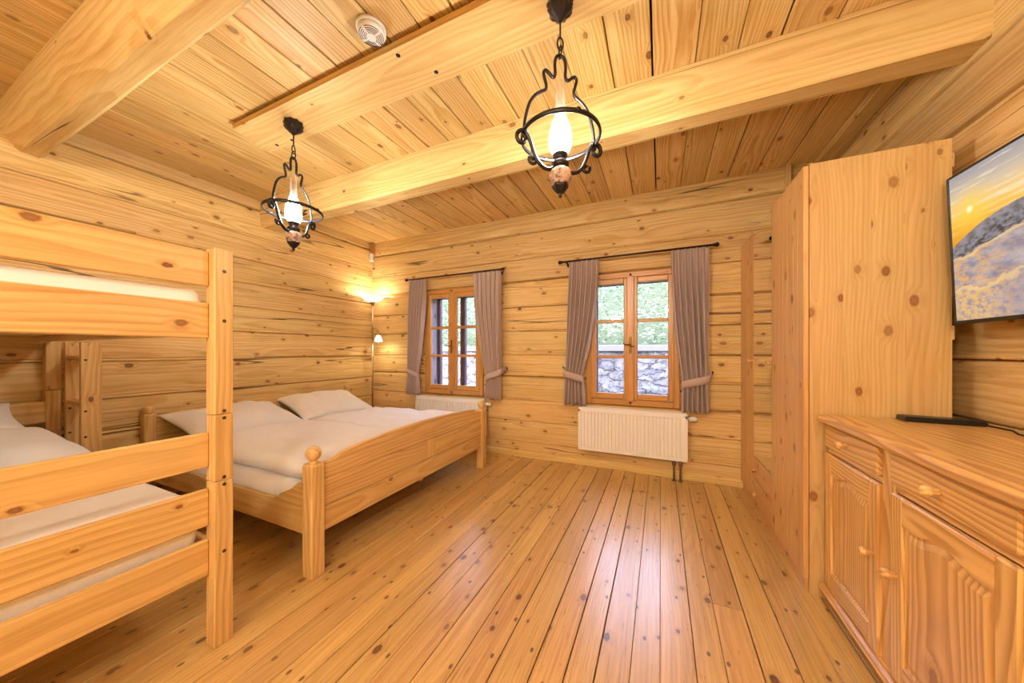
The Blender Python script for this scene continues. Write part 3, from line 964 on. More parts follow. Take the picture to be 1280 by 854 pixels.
def chest_door(y0, y1, knob_y):
    """y0<y1; frame with a raised, gently arched panel"""
    z0, z1 = .083, .688
    mb = MB()
    fw = .058
    a, b, c, e, ar = y0 + fw, y1 - fw, z0 + fw + .02, z1 - fw - .03, .026
    # stiles and rails
    mb.box(0, .02, y0, a + .002, z0, z1, .005, 'z'); mb.box(0, .02, b - .002, y1, z0, z1, .005, 'z')
    mb.box(.0003, .0195, a, b, z0 + .0003, c, .004, 'y')
    N = 30; bot = []; top = []
    for i in range(N + 1):
        q = i / N; bmp = .5 - .5 * math.cos(2 * PI * min(1, max(0, (q - .12) / .76)))
        bot.append((a + (b - a) * q, e + ar * bmp)); top.append((a + (b - a) * q, z1 - .0003))
    mb.strip_prism(top, bot, 'yz', .0003, .0195, 'y', None, .004)
    d = mb.build('door', M['chest'], t)
    mb = MB()
    L_ = lambda ins, x: arch_loop(a - .001, b + .001, c - .001, e + .001, ar, x, 14, ins)
    mb.loft([L_(0, .004), L_(.006, .009), L_(.012, .009), L_(.03, .003), L_(.036, .003)], 'z', None, False, True)
    mb.build('panel', M['chest'], d)
    mb = MB(); knob(mb, (0, knob_y, .43), -1, 1.05)
    mb.build('knob', M['chest'], d)
def chest_drawer(y0, y1):
    mb = MB(); mb.box(0, .02, y0, y1, .715, .818, .005, 'y')
    d = mb.build('drawer', M['chest'], t)
    mb = MB(); knob(mb, (0, (y0 + y1) / 2 + .005, .767), -1, 1.05)
    mb.build('knob', M['chest'], d)
mb = MB()   # top: front edge rounded
LEN = 1.49; DEP = .478
lay = [-.022, .09, .2, .31, .42, DEP]
for a, b in zip(lay, lay[1:]):
    if a < 0:
        mb.prism([(b, .825), (a + .012, .825), (a + .003, .829), (a, .838), (a, .845), (a + .003, .855), (a + .012, .86), (b, .86)], 'xz', -LEN, -.002, 'y')
    else:
        mb.box(a, b, -LEN, -.002, .825, .86, .0004, 'y')
mb.build('top', M['chest'], t)
mb = MB()   # carcass: ends, back, bottom, shelf rail
mb.box(.02, DEP, -.02, -.003, .06, .825, .002, 'z'); mb.box(.02, DEP, -LEN + .01, -LEN + .028, .06, .825, .002, 'z')
mb.box(DEP - .008, DEP - .001, -LEN + .03, -.02, .06, .825, .001, 'y'); mb.box(.02, DEP - .01, -LEN + .03, -.02, .062, .08, .001, 'y')
mb.box(.0145, .0295, -LEN + .012, -.005, .69, .713, .002, 'y'); mb.box(.021, .029, -LEN + .012, -.005, .82, .8245, .001, 'y')
for y in (-.4475, -.9475):
    mb.box(.012, .031, y - .034, y + .034, .081, .8235, .003, 'z')
mb.box(.012, .031, -LEN + .0105, -1.4435, .081, .8235, .003, 'z')
mb.build('carcass', M['chest'], t)
mb = MB(); mb.prism([(-.02, .058), (-.016, .052), (.02, .05), (.03, .05), (.03, .08), (-.004, .08), (-.014, .074), (-.02, .066)], 'xz', -LEN, -.003, 'y')
mb.build('base_moulding', M['chest'], t)
mb = MB()
mb.box(.05, .066, -LEN + .04, -.03, 0, .052, .002, 'y'); mb.box(DEP - .05, DEP - .034, -LEN + .04, -.03, 0, .062, .002, 'y')
mb.box(.066, DEP - .05, -.05, -.032, 0, .062, .002, 'x'); mb.box(.066, DEP - .05, -LEN + .04, -LEN + .06, 0, .062, .002, 'x')
mb.build('plinth', M['chest'], t)
for (a, b, ks) in ((-.413, -.008, -1), (-.913, -.482, 1), (-1.44, -.985, -1)):
    chest_drawer(a, b)
    chest_door(a, b, a + .03 if ks < 0 else b - .03)

# small black box lying on the sideboard, with its lead
t = thing('media_box', 'small flat black box lying on the sideboard against the wardrobe', 'media box', (1.04, 1.945, .8605), R(-3))
mb = MB(); mb.prism([(-.115, .002), (-.108, 0), (.1, 0), (.108, .003), (.108, .014), (.1, .019), (-.1, .022), (-.113, .02)], 'xz', -.035, .03, 'x')
mb.build('case', M['black'], t)
mb = MB(); mb.tube([(.1, .0, .008), (.115, -.03, .004), (.13, -.1, .0035), (.1, -.18, .0035), (.12, -.26, .0035), (.14, -.3, .01)], .003, 8)
mb.build('cable', M['black'], t)

# --------------------------------------------------------------------------
# television on its wall bracket
# --------------------------------------------------------------------------
t = thing('television', 'flat television showing a snowy sunrise, hung on the log wall above the sideboard', 'television', (1.085, 1.43, 1.26))
t.rotation_euler = (0, R(-2.2), 0)
tw, tht = 1.04, .592
mb = MB()
b_ = .008
mb.box(-.004, .03, -tw / 2, -tw / 2 + b_, 0, tht, .0015, 'z'); mb.box(-.004, .03, tw / 2 - b_, tw / 2, 0, tht, .0015, 'z')
mb.box(-.004, .03, -tw / 2 + b_, tw / 2 - b_, 0, .014, .0015, 'y'); mb.box(-.004, .03, -tw / 2 + b_, tw / 2 - b_, tht - b_, tht, .0015, 'y')
mb.box(.006, .034, -tw / 2 + .004, tw / 2 - .004, .004, tht - .004, .003, 'y')
mb.prism([(-.4, .06), (.4, .06), (.36, .4), (-.36, .4)], 'yz', .034, .05, 'y')
mb.build('casing', M['black'], t)
mb = MB()
V = []; F = []; G = []
nu, nv = 8, 6
for j in range(nv + 1):
    for i in range(nu + 1):
        u, v = i / nu, j / nv
        V.append((0, (tw / 2 - b_) - u * (tw - 2 * b_), .014 + v * (tht - b_ - .014))); G.append((u, v, 0))
for j in range(nv):
    for i in range(nu):
        F.append([j * (nu + 1) + i, j * (nu + 1) + i + 1, (j + 1) * (nu + 1) + i + 1, (j + 1) * (nu + 1) + i])
mb.add(V, F, 'x', .5, None, False, None, G)
mb.build('screen', M['screen'], t)
mb = MB()
mb.box(.05, .062, -.12, .12, .12, .36, .003); mb.box(.062, .1, -.04, .04, .2, .28, .003); mb.box(.098, .106, -.1, .1, .16, .34, .003)
mb.build('wall_bracket', M['black'], t)

# --------------------------------------------------------------------------
# double bed
# --------------------------------------------------------------------------
random.seed(41)
t = thing('double_bed', 'wide pine double bed with curved footboard and ball-topped posts', 'bed', (-2.6, 2.0, 0))
O = Vector((2.6, -2.0, 0))
def lx(x): return x + 2.6
def ly(y): return y - 2.0
def bed_post(x0, x1, y0, y1, zt, ball):
    mb = MB()
    xc, yc = lx((x0 + x1) / 2), ly((y0 + y1) / 2); hx, hy = (x1 - x0) / 2, (y1 - y0) / 2
    def sq(k, z, ch=.006):
        a, b = hx * k, hy * k
        return [(xc - a + ch, yc - b, z), (xc + a - ch, yc - b, z), (xc + a, yc - b + ch, z), (xc + a, yc + b - ch, z),
                (xc + a - ch, yc + b, z), (xc - a + ch, yc + b, z), (xc - a, yc + b - ch, z), (xc - a, yc - b + ch, z)]
    mb.loft([sq(.97, 0), sq(1, .004), sq(1, zt - .012), sq(.9, zt)], 'z')
    p = mb.build('post', M['furn'], t)
    mb = MB()
    mb.lathe([(.024, 0), (.02, .006), (.017, .012), (.026, .02), (.034, .034), (.037, .05), (.034, .066), (.024, .079), (.01, .086), (1e-5, .087)] if ball else
             [(.026, 0), (.03, .012), (.034, .03), (.03, .05), (.022, .058), (1e-5, .06)], (xc, yc, zt), 24)
    mb.build('finial', M['furn'], p)
FX = -1.6
bed_post(FX - .075, FX, 1.09, 1.165, .575, True); bed_post(FX - .075, FX, 2.835, 2.91, .575, True)
bed_post(-3.62, -3.55, 1.115, 1.185, .675, False); bed_post(-3.62, -3.55, 2.865, 2.935, .675, False)
def bow(y0, y1, zc, ze, zstep, N=60):
    """top line of a bed end: low shoulder, little step, long bow"""
    out = []
    for i in range(N + 1):
        q = i / N; e = min(q, 1 - q)
        z = ze + (zc - ze) * math.sin(PI * min(1, max(0, (q * 1.06 - .03)))) ** .8 if 0 < q < 1 else ze
        if e < .075:
            k = e / .075; k = k * k * (3 - 2 * k)
            z = zstep + (z - zstep) * k
        out.append((ly(y0 + (y1 - y0) * q), z))
    return out
fb = ((1.163, .567), (1.20, .565), (1.225, .564), (1.25, .572), (1.28, .588), (1.33, .596), (1.44, .608), (1.63, .622), (1.86, .631), (2.0, .633), (2.25, .629), (2.5, .617), (2.66, .606),
      (2.715, .597), (2.745, .582), (2.775, .567), (2.80, .562), (2.837, .56))
top = []
for (ya, za), (yb, zb) in zip(fb, fb[1:]):
    for k in range(4): top.append((ly(ya + (yb - ya) * k / 4), za + (zb - za) * k / 4))
top.append((ly(fb[-1][0]), fb[-1][1]))
mb = MB()
mb.strip_prism(top, [(p[0], .481) for p in top], 'yz', lx(FX - .052), lx(FX - .022), 'y', .6)
half = ly(2.02)
mb.box(lx(FX - .05), lx(FX - .022), ly(1.163), half, .334, .477, .003, 'y'); mb.box(lx(FX - .05), lx(FX - .022), half, ly(2.1), .334, .477, .002, 'z')
mb.box(lx(FX - .05), lx(FX - .022), ly(2.1), ly(2.837), .334, .477, .003, 'y')
mb.box(lx(FX - .052), lx(FX - .02), ly(1.163), ly(2.837), .205, .331, .003, 'y')
mb.build('footboard', M['furn'], t)
top = bow(1.183, 2.867, .705, .672, .645)
mb = MB()
mb.strip_prism(top, [(p[0], .5) for p in top], 'yz', lx(-3.60), lx(-3.572), 'y', .5)
mb.box(lx(-3.60), lx(-3.573), ly(1.183), ly(2.867), .2, .498, .002, 'y')
mb.build('headboard', M['furn'], t)
for ya, yb in ((1.125, 1.152), (2.848, 2.875)):
    prof = []
    for x, z in ((-3.552, .46), (-3.5, .455), (-3.46, .43), (-3.42, .40), (-3.36, .385), (-3.32, .345), (-3.28, .335), (-2.9, .333), (-2.2, .333), (-1.98, .335), (-1.945, .345),
                 (-1.915, .37), (-1.87, .39), (-1.83, .403), (-1.80, .425), (-1.765, .452), (-1.72, .462), (-1.673, .464)):
        prof.append((lx(x), z))
    mb = MB(); mb.strip_prism(prof, [(p[0], .19) for p in prof], 'xz', ly(ya), ly(yb), 'x')
    mb.build('side_rail', M['furn'], t)
for k in range(13):
    x = -3.47 + k * .14
    mb = MB(); mb.box(lx(x), lx(x + .07), ly(1.155), ly(2.845), .2, .216, .002, 'y')
    mb.build('slat', M['furn'], t)
mb = MB(); mb.box(lx(-3.57), lx(-1.665), ly(1.98), ly(2.02), .165, .198, .003, 'x')
mb.build('centre_rail', M['furn'], t)

def soft_slab(mb, x0, x1, y0, y1, z0, z1, p=6., wr=.004, seed=0., nx=60, ny=40, fold=0., edge=.045, sag=None):
    """rounded mattress or duvet: closed grid, z0..z1, softly wrinkled"""
    cx, cy = (x0 + x1) / 2, (y0 + y1) / 2; hx, hy = (x1 - x0) / 2, (y1 - y0) / 2; T = z1 - z0
    def prof(e):         # e = distance from edge
        if e >= edge: return 1.
        q = e / edge; return math.sqrt(max(0, 1 - (1 - q) ** 2))
    def mp(q):           # finer rows near the edges
        s_ = 2 * q - 1
        return math.copysign(1 - (1 - abs(s_)) ** 1.5 * 1., s_)
    def P(u, v, topside):
        a, b = mp(u), mp(v)
        x, y = cx + hx * a, cy + hy * b
        e = min(hx * (1 - abs(a)), hy * (1 - abs(b)))
        pr = prof(e)
        w = wr * (nz(x * 4, y * 4, seed) + .5 * nz(x * 9, y * 11, seed + 2))
        if fold: w += fold * (abs(nz(x * 1.4 + seed, y * 3.1, seed * 2)) ** .8 - .2)
        bulge = .012 * nz(x * 3, y * 3, seed + 7) if fold else 0
        mid = z0 + T * .45
        if topside: z = mid + (z1 - mid) * pr + w * pr
        else: z = mid - (mid - z0) * pr
        if sag: z += sag(x, y)
        k = bulge * (1 - pr)
        return (x + (k if abs(a) > .9 else 0), y + (k if abs(b) > .9 else 0), z)
    mb.grid(lambda u, v: P(u, v, True), nx, ny, 'x')
    mb.grid(lambda u, v: P(u, v, False), nx, ny, 'x')
def weld(o, d=.0006):
    bm = bmesh.new(); bm.from_mesh(o.data)
    bmesh.ops.remove_doubles(bm, verts=bm.verts, dist=d)
    bmesh.ops.recalc_face_normals(bm, faces=bm.faces)
    for f in bm.faces: f.smooth = True
    bm.to_mesh(o.data); bm.free()
    return o
def slab_thing(name, label, cat, mat, *a, **kw):
    mb = MB(); soft_slab(mb, *a, **kw)
    o = mb.build(name, mat); weld(o)
    return tag(o, label, cat, ('mattresses of the double bed' if cat == 'mattress' else 'duvets on the double bed') if 'double bed' in label else ('mattresses of the bunk bed' if cat == 'mattress' else None))
slab_thing('mattress', 'white covered double bed mattress, its edge showing above the near side rail', 'mattress', M['sheet'],
           -3.565, -1.66, 1.158, 2.0, .217, .425, wr=.002, seed=3, edge=.04)
slab_thing('mattress', 'white covered double bed mattress on the window side', 'mattress', M['sheet'],
           -3.565, -1.66, 2.005, 2.84, .217, .425, wr=.002, seed=5, edge=.04)
slab_thing('duvet', 'cream white duvet on the double bed nearest the bunk bed', 'duvet', M['linen'],
           -3.04, -1.70, 1.17, 2.02, .427, .535, wr=.016, seed=8, fold=.045, edge=.06)
slab_thing('duvet', 'white duvet on the window half of the double bed', 'duvet', M['linen'],
           -3.04, -1.70, 2.035, 2.85, .427, .525, wr=.016, seed=15, fold=.045, edge=.06)

def make_pillow(name, label, loc, rot, a, b, T, seed):
    mb = MB()
    def P(u, v, s):
        u, v = 2 * u - 1, 2 * v - 1
        u = math.copysign(1 - (1 - abs(u)) ** 1.4, u); v = math.copysign(1 - (1 - abs(v)) ** 1.4, v)
        k = (max(0, 1 - abs(u) ** 2.6) * max(0, 1 - abs(v) ** 2.6)) ** .55
        x = a * u * (1 - .07 * (1 - v * v)); y = b * v * (1 - .07 * (1 - u * u))
        w = .02 * nz(x * 5, y * 5, seed + s) + .03 * (abs(nz(x * 3 + 4, y * 8, seed)) - .2) + .012 * (abs(nz(x * 12, y * 5, seed + 4)) - .2)
        return (x, y, s * (T * k + w * k) + .01 * nz(x * 3, y * 3, seed + 9))
    mb.grid(lambda u, v: P(u, v, 1), 44, 44); mb.grid(lambda u, v: P(u, v, -1), 44, 44)
    o = mb.build(name, M['linen'], None, (0, 0, 0)); weld(o)
    o.location = loc; o.rotation_euler = rot
    return tag(o, label, 'pillow', 'pillows on the double bed' if 'double bed' in label else None)
make_pillow('pillow', 'white pillow on the double bed nearest the bunk bed', (-3.325, 1.62, .575), (0, R(17), R(3)), .27, .415, .085, 2.)
make_pillow('pillow', 'white pillow on the window half of the double bed', (-3.325, 2.45, .585), (0, R(19), R(-4)), .27, .40, .09, 6.)

# --------------------------------------------------------------------------
# bunk bed
# --------------------------------------------------------------------------
random.seed(51)
BX0, BX1, BY0, BY1 = -3.63, -1.57, -.30, .745
t = thing('bunk_bed', 'tall pine bunk bed against the left wall with wide end boards', 'bunk bed', ((BX0 + BX1) / 2, (BY0 + BY1) / 2, 0))
bx, by = (BX0 + BX1) / 2, (BY0 + BY1) / 2
Bb = lambda mb, x0, x1, y0, y1, z0, z1, bev=.004, axis=None, r=None: mb.box(x0 - bx, x1 - bx, y0 - by, y1 - by, z0, z1, bev, axis, r)
for (x0, x1, sx) in ((BX1 - .062, BX1, 1), (BX0, BX0 + .062, -1)):
    for (y0, y1) in ((BY1 - .062, BY1), (BY0, BY0 + .062)):
        mb = MB()
        r_ = .5
        Bb(mb, x0, x1, y0, y1, 0, .642, .003, 'z', r_); Bb(mb, x0, x1, y0, y1, .644, .903, .003, 'z', r_); Bb(mb, x0, x1, y0, y1, .905, 1.555, .003, 'z', r_)
        p = mb.build('post', M['furn'], t)
        for z in (1.467, 1.272, .918, .89, .657, .628, .365):
            mb = MB()
            xo = (x1 if sx > 0 else x0) - bx
            mb.lathe([(.0068, 0), (.0068, .0012), (.005, .003), (.002, .0015)], (0, 0, 0), 14,
                     Matrix.Translation((xo, (y0 + y1) / 2 - by, z)) @ Matrix.Rotation(R(90 * sx), 4, 'Y'))
            mb.build('bolt', M['bolt'], p)
EB = ((1.405, 1.542), (1.203, 1.341), (.70, .835), (.472, .615), (.279, .417))
for (x0, x1) in ((BX1 - .062, BX1 - .038), (BX0 + .038, BX0 + .062)):
    for (z0, z1) in EB:
        mb = MB(); Bb(mb, x0, x1, BY0 + .062, BY1 - .062, z0, z1, .004, 'y', random.uniform(.3, .7))
        mb.build('end_board', M['furn'], t)
for (y0, y1) in ((BY1 - .06, BY1 - .036), (BY0 + .036, BY0 + .06)):
    for (z0, z1) in ((1.215, 1.33), (.285, .405)):
        mb = MB(); Bb(mb, BX0 + .062, BX1 - .062, y0, y1, z0, z1, .004, 'x')
        mb.build('side_rail', M['furn'], t)
    mb = MB(); Bb(mb, BX0 + .062, BX1 - .062 if y0 < 0 else -1.95, y0, y1, 1.44, 1.54, .004, 'x')
    if y0 < 0: mb.build('guard_rail', M['furn'], t)
for zs in (1.218, .30):
    for y in (BY0 + .06, BY1 - .085):
        mb = MB(); Bb(mb, BX0 + .063, BX1 - .063, y, y + .025, zs, zs + .03, .002, 'x')
        mb.build('slat_ledge', M['furn'], t)
    for k in range(12):
        mb = MB(); x = BX0 + .09 + k * .158
        Bb(mb, x, x + .09, BY0 + .064, BY1 - .064, zs + .031, zs + .047, .002, 'y')
        mb.build('slat', M['furn'], t)
slab_thing('mattress', 'white mattress on the upper bunk between its end boards', 'mattress', M['sheet'],
           BX0 + .07, BX1 - .07, BY0 + .065, BY1 - .072, 1.266, 1.392, wr=.0015, seed=21, edge=.02)
slab_thing('mattress', 'white sheeted mattress on the lower bunk', 'mattress', M['sheet'],
           BX0 + .07, BX1 - .075, BY0 + .065, BY1 - .085, .348, .60, wr=.006, seed=24, edge=.04)
slab_thing('duvet', 'white duvet heaped towards the wall on the lower bunk', 'duvet', M['linen'],
           -3.08, -2.12, BY0 + .09, .60, .603, .70, wr=.014, seed=28, fold=.045, edge=.07,
           sag=lambda x, y: .05 * max(0, min(1, (-2.2 - x) / .9)))
make_pillow('pillow', 'white pillow at the wall end of the lower bunk', (-3.33, .17, .76), (0, R(20), R(3)), .24, .40, .085, 11.)
# ladder hooked on the long side of the bunk
t = thing('ladder', 'short pine bunk ladder behind the bunk bed, by the log wall', 'ladder', (-3.40, .80, 0))
for x in (.125, -.15):
    prof = [(-.048, 0), (.036, 0), (.036, 1.17), (.032, 1.20), (.012, 1.215), (-.01, 1.205), (-.02, 1.185), (-.03, 1.205), (-.048, 1.21)]
    mb = MB(); mb.prism(prof, 'yz', x - .014, x + .014, 'z', .6)
    u_ = mb.build('upright', M['furn'], t)
    for z in (1.1, .78, .62):
        mb = MB(); mb.lathe([(.007, 0), (.007, .001), (.002, .001)], (0, 0, 0), 12, Matrix.Translation((x + .014, -.03, z)) @ Matrix.Rotation(R(90), 4, 'Y'))
        mb.build('bolt', M['bolt'], u_)
for z in (.27, .53, .83, 1.12):
    mb = MB(); mb.box(-.136, .111, -.044, .03, z - .02, z + .004, .004, 'x')
    mb.build('tread', M['furn'], t)

# --------------------------------------------------------------------------
# wrought iron pendant lamps
# --------------------------------------------------------------------------
def smooth_path(pts, k=5):
    out = []; P = [Vector(p) for p in pts]; n_ = len(P)
    for i in range(n_ - 1):
        p0, p1, p2, p3 = P[max(i - 1, 0)], P[i], P[i + 1], P[min(i + 2, n_ - 1)]
        for j in range(k):
            q = j / k
            out.append(.5 * ((2 * p1) + (-p0 + p2) * q + (2 * p0 - 5 * p1 + 4 * p2 - p3) * q * q + (-p0 + 3 * p1 - 3 * p2 + p3) * q ** 3))
    out.append(P[-1]); return out
def make_pendant(label, loc, rz):
    t = thing('pendant_lamp', label, 'pendant lamp', loc, rz, None)
    mb = MB()
    mb.lathe([(.05, 0), (.052, -.012), (.047, -.022), (.05, -.03), (.042, -.045), (.036, -.052), (.022, -.062), (.012, -.072), (.008, -.078), (1e-5, -.078)],
             (0, 0, 0), 36, None, True, 'z', False, 9, .1)
    mb.build('canopy', M['iron'], t)
    mb = MB()
    mb.tube([(0, 0, -.075), (0, 0, -.15)], .004, 8)
    for k, (z, a) in enumerate(((-.172, 0), (-.207, 1))):
        pts = []
        for i in range(20):
            q = 2 * PI * i / 20
            c, s_ = .013 * math.cos(q), .026 * math.sin(q)
            pts.append((c if a == 0 else 0, 0 if a == 0 else c, z + s_))
        mb.tube(pts, .0035, 8, True)
    mb.build('chain', M['iron'], t)
    # two bent side arms in one bow, seen flat in the local xz plane
    arm = [(0, -.222), (.013, -.226), (.022, -.242), (.024, -.27), (.023, -.305), (.034, -.318), (.052, -.303), (.066, -.297), (.074, -.31), (.068, -.335),
           (.062, -.358), (.066, -.376), (.088, -.39), (.112, -.41), (.132, -.44), (.144, -.475), (.153, -.515), (.158, -.56)]
    mb = MB()
    left = [(-p[0], 0, p[1]) for p in reversed(arm)]; right = [(p[0], 0, p[1]) for p in arm[1:]]
    mb.tube(smooth_path(left + right, 4), .0068, 8)
    mb.build('bow', M['iron'], t)
    mb = MB()
    ring = []
    N = 56
    for i in range(N):
        a = 2 * PI * i / N; ring.append((.16 * math.cos(a), .16 * math.sin(a), -.562))
    mb.tube(ring, .006, 8, True, 1.7)
    for i in range(4):
        a = PI / 2 * i; mb.ball((.162 * math.cos(a), .162 * math.sin(a), -.56), .0105, 12)
    mb.build('hoop', M['iron'], t)
    for s in (-1, 1):
        mb = MB()
        # lower arm: from the hoop in to the cup
        low = [(.158, -.56), (.142, -.578), (.128, -.605), (.116, -.64), (.1, -.672), (.076, -.694), (.05, -.70), (.03, -.69)]
        mb.tube(smooth_path([(s * p[0], 0, p[1]) for p in low], 5), .0085, 8)
        # big scroll hanging outside the hoop, small one lower down
        sc = []
        for i in range(22):
            q = i / 21; a = PI * .75 - q * PI * 2.3; rr = .033 * (1 - .72 * q)
            sc.append((s * (.165 + rr * math.cos(a) * .9), 0, -.59 + rr * math.sin(a)))
        mb.tube([(s * .152, 0, -.562)] + sc, [.0085] * 14 + [.0075] * 8 + [.012], 8)
        s2 = []
        for i in range(16):
            q = i / 15; a = PI * .15 - q * PI * 1.9; rr = .02 * (1 - .65 * q)
            s2.append((s * (.118 + rr * math.cos(a)), 0, -.672 + rr * math.sin(a)))
        mb.tube(s2, [.0068] * 15 + [.0115], 8)
        mb.build('scroll_arm', M['iron'], t)
    mb = MB()
    mb.lathe([(.012, -.69), (.03, -.69), (.036, -.68), (.036, -.67), (.026, -.66), (.024, -.645), (.03, -.64), (.032, -.632), (.02, -.628)], (0, 0, 0), 24)
    mb.build('burner', M['iron'], t)
    mb = MB()
    mb.lathe([(1e-5, -.768), (.018, -.768), (.034, -.757), (.043, -.738), (.046, -.72), (.042, -.702), (.03, -.691), (.01, -.688)], (0, 0, 0), 28)
    mb.build('font', M['ceramic'], t)
    mb = MB()
    mb.lathe([(1e-5, -.812), (.005, -.81), (.008, -.802), (.006, -.795), (.014, -.79), (.022, -.78), (.03, -.768), (.034, -.76), (.03, -.756)], (0, 0, 0), 20, None, True, 'z', False, 5, .12)
    mb.build('finial', M['iron'], t)
    mb = MB()
    mb.lathe([(1e-5, -.631), (.022, -.63), (.031, -.615), (.038, -.59), (.0395, -.565), (.036, -.535), (.028, -.51), (.02, -.496), (1e-5, -.49)], (0, 0, 0), 40, None, True, 'z', False, 20, .03)
    mb.build('globe', M['globe'], t)
    mb = MB()
    prof = [(.034, -.628), (.046, -.60), (.0475, -.565), (.042, -.525), (.031, -.495), (.022, -.47), (.0195, -.44), (.019, -.335), (.0195, -.332)]
    mb.lathe(prof + [(r - .0016, z) for r, z in reversed(prof)], (0, 0, 0), 32, None, True, 'z', True)
    mb.build('chimney', M['chimney'], t)
    return t
random.seed(61)
pend = make_pendant('black wrought iron pendant lamp nearest the wardrobe, hanging large in the foreground', (-.38, 1.325, 2.6), R(40))
p2 = copy_tree(pend)
p2['label'] = 'black wrought iron pendant lamp hanging over the foot of the double bed, smaller in view'
p2.location = (-2.116, 1.325, 2.6); p2.rotation_euler = (0, 0, R(108))
for o in (pend, p2): o['group'] = 'wrought iron pendant lamps'

# smoke detector, motion sensor
t = thing('smoke_detector', 'round white smoke detector on the ceiling boards', 'smoke detector', (-1.22, 1.118, H - .002))
mb = MB(); mb.lathe([(.066, 0), (.066, -.012), (.06, -.014)], (0, 0, 0), 40)
mb.build('base', M['whitep'], t)
mb = MB(); mb.lathe([(.06, -.014), (.061, -.026), (.056, -.034), (.046, -.04), (.02, -.044), (1e-5, -.045)], (0, 0, 0), 40)
cov = mb.build('cover', M['whitep'], t)
mb = MB()
for r_, z in ((.024, -.0436), (.031, -.0425), (.038, -.0415), (.045, -.0405), (.052, -.037)):
    for a0 in (.15, 1.72, 3.3, 4.87):
        pts = [(r_ * math.cos(a0 + 1.3 * i / 10), r_ * math.sin(a0 + 1.3 * i / 10), z) for i in range(11)]
        mb.tube(pts, .0014, 6)
mb.build('vent_slot', M['hollow'], cov)
t = thing('motion_sensor', 'small white motion sensor in the log corner above the floor lamp', 'motion sensor', (-3.588, 3.29, 2.385), R(45))
mb = MB(); mb.prism([(-.03, .03), (.03, .03), (.03, 0.), (.018, -.025), (-.018, -.025), (-.03, 0)], 'xy', 0, .095, 'z')
mb.build('housing', M['whitep'], t)
mb = MB(); mb.prism([(-.017, -.024), (.017, -.024), (.012, -.03), (-.012, -.03)], 'xy', .015, .05, 'z')
mb.build('lens', M['whitep'], t)
# --------------------------------------------------------------------------
# floor lamp in the corner
# --------------------------------------------------------------------------
FLX, FLY = -3.46, 3.19
t = thing('floor_lamp', 'slim floor lamp with lit glass bowl and reading arm in the log corner', 'floor lamp', (FLX, FLY, 0))
mb = MB(); mb.lathe([(.125, 0.001), (.125, .012), (.11, .02), (.03, .026), (.014, .035)], (0, 0, 0), 40)
mb.build('base', M['steel'], t)
mb = MB(); mb.tube([(0, 0, .02), (0, 0, 1.77)], .011, 14)
mb.lathe([(.014, 1.08), (.016, 1.09), (.014, 1.10)], (0, 0, 0), 16); mb.lathe([(.014, 1.42), (.016, 1.43), (.014, 1.44)], (0, 0, 0), 16)
mb.lathe([(.012, 1.76), (.02, 1.775), (.032, 1.80), (.036, 1.81), (.02, 1.812)], (0, 0, 0), 24)
mb.build('pole', M['steel'], t)
mb = MB()
prof = [(.03, 1.806), (.07, 1.815), (.105, 1.836), (.125, 1.862), (.13, 1.872)]
mb.lathe(prof + [(r - .004, z + .003) for r, z in reversed(prof)], (0, 0, 0), 40, None, True, 'z', True)
mb.build('bowl', M['bowl'], t)
mb = MB(); mb.ball((0, 0, 1.85), .024, 16, None, 1.3)
mb.build('bulb', M['fbulb'], t)
mb = MB(); mb.tube(smooth_path([(0, 0, 1.43), (.03, -.005, 1.455), (.07, -.01, 1.46), (.11, -.02, 1.435), (.128, -.025, 1.39), (.13, -.025, 1.365)], 5), .006, 10)
arm = mb.build('reading_arm', M['steel'], t)
mb = MB()
prof = [(.018, 1.365), (.028, 1.35), (.042, 1.315), (.05, 1.285)]
mb.lathe(prof + [(r - .003, z - .001) for r, z in reversed(prof)], (.13, -.025, 0), 24, None, True, 'z', True)
mb.build('reading_shade', M['bowl'], arm)
mb = MB(); mb.ball((.13, -.025, 1.305), .02, 14, None, 1.3)
mb.build('reading_bulb', M['rbulb'], arm)

# --------------------------------------------------------------------------
# outside the windows: lawn, stone retaining wall, hedge on the bank
# --------------------------------------------------------------------------
random.seed(71)
mb = MB(); mb.box(-14, 8, YF + .3, 6.1, -.45, -.2, 0)
tag(mb.build('ground', M['grass'], None, (0, 0, 0)), 'garden ground outside between the cabin and the stone wall', 'ground', None, 'structure')
t = thing('garden_wall', 'grey stone retaining wall in the garden outside the windows', 'garden wall', (-2, 6, -.2))
mb = MB(); mb.box(-9, 7, .08, .6, -.1, 1.36, 0)
mb.build('mortar_core', M['mortar'], t)
mb = MB()
def stone_pt(u, v):
    x, z = -9 + 16 * u, 1.36 * v
    return (x, .03 + .05 * nz(x * 3.1, z * 6.2, 2) + .03 * nz(x * 7, z * 14, 5), z)
mb.grid(stone_pt, 260, 40, 'x', True, .5, False, (0, 0, 0))
mb.build('stone_facing', M['stone'], t)
mb = MB(); mb.box(-9, 7, -.02, .55, 1.36, 1.47, .01, 'x')
mb.build('coping', M['concrete'], t)
mb = MB()
V = []; F = []
NX, NY = 40, 16
for j in range(NY + 1):
    for i in range(NX + 1):
        xx = -13 + 20 * i / NX; q = j / NY
        V.append((xx, 6.55 + 6 * q + .3 * nz(xx * .6, q * 3, 4), 1.15 + 3.3 * q + .35 * nz(xx * .7, q * 5, 1)))
for j in range(NY):
    for i in range(NX): F.append([j * (NX + 1) + i, j * (NX + 1) + i + 1, (j + 1) * (NX + 1) + i + 1, (j + 1) * (NX + 1) + i])
mb.add(V, F, 'x', .5, None, True)
tag(mb.build('hillside', M['earth'], None, (0, 0, 0)), 'green bank rising outside behind the stone wall', 'hillside', None, 'structure')
mb = MB()
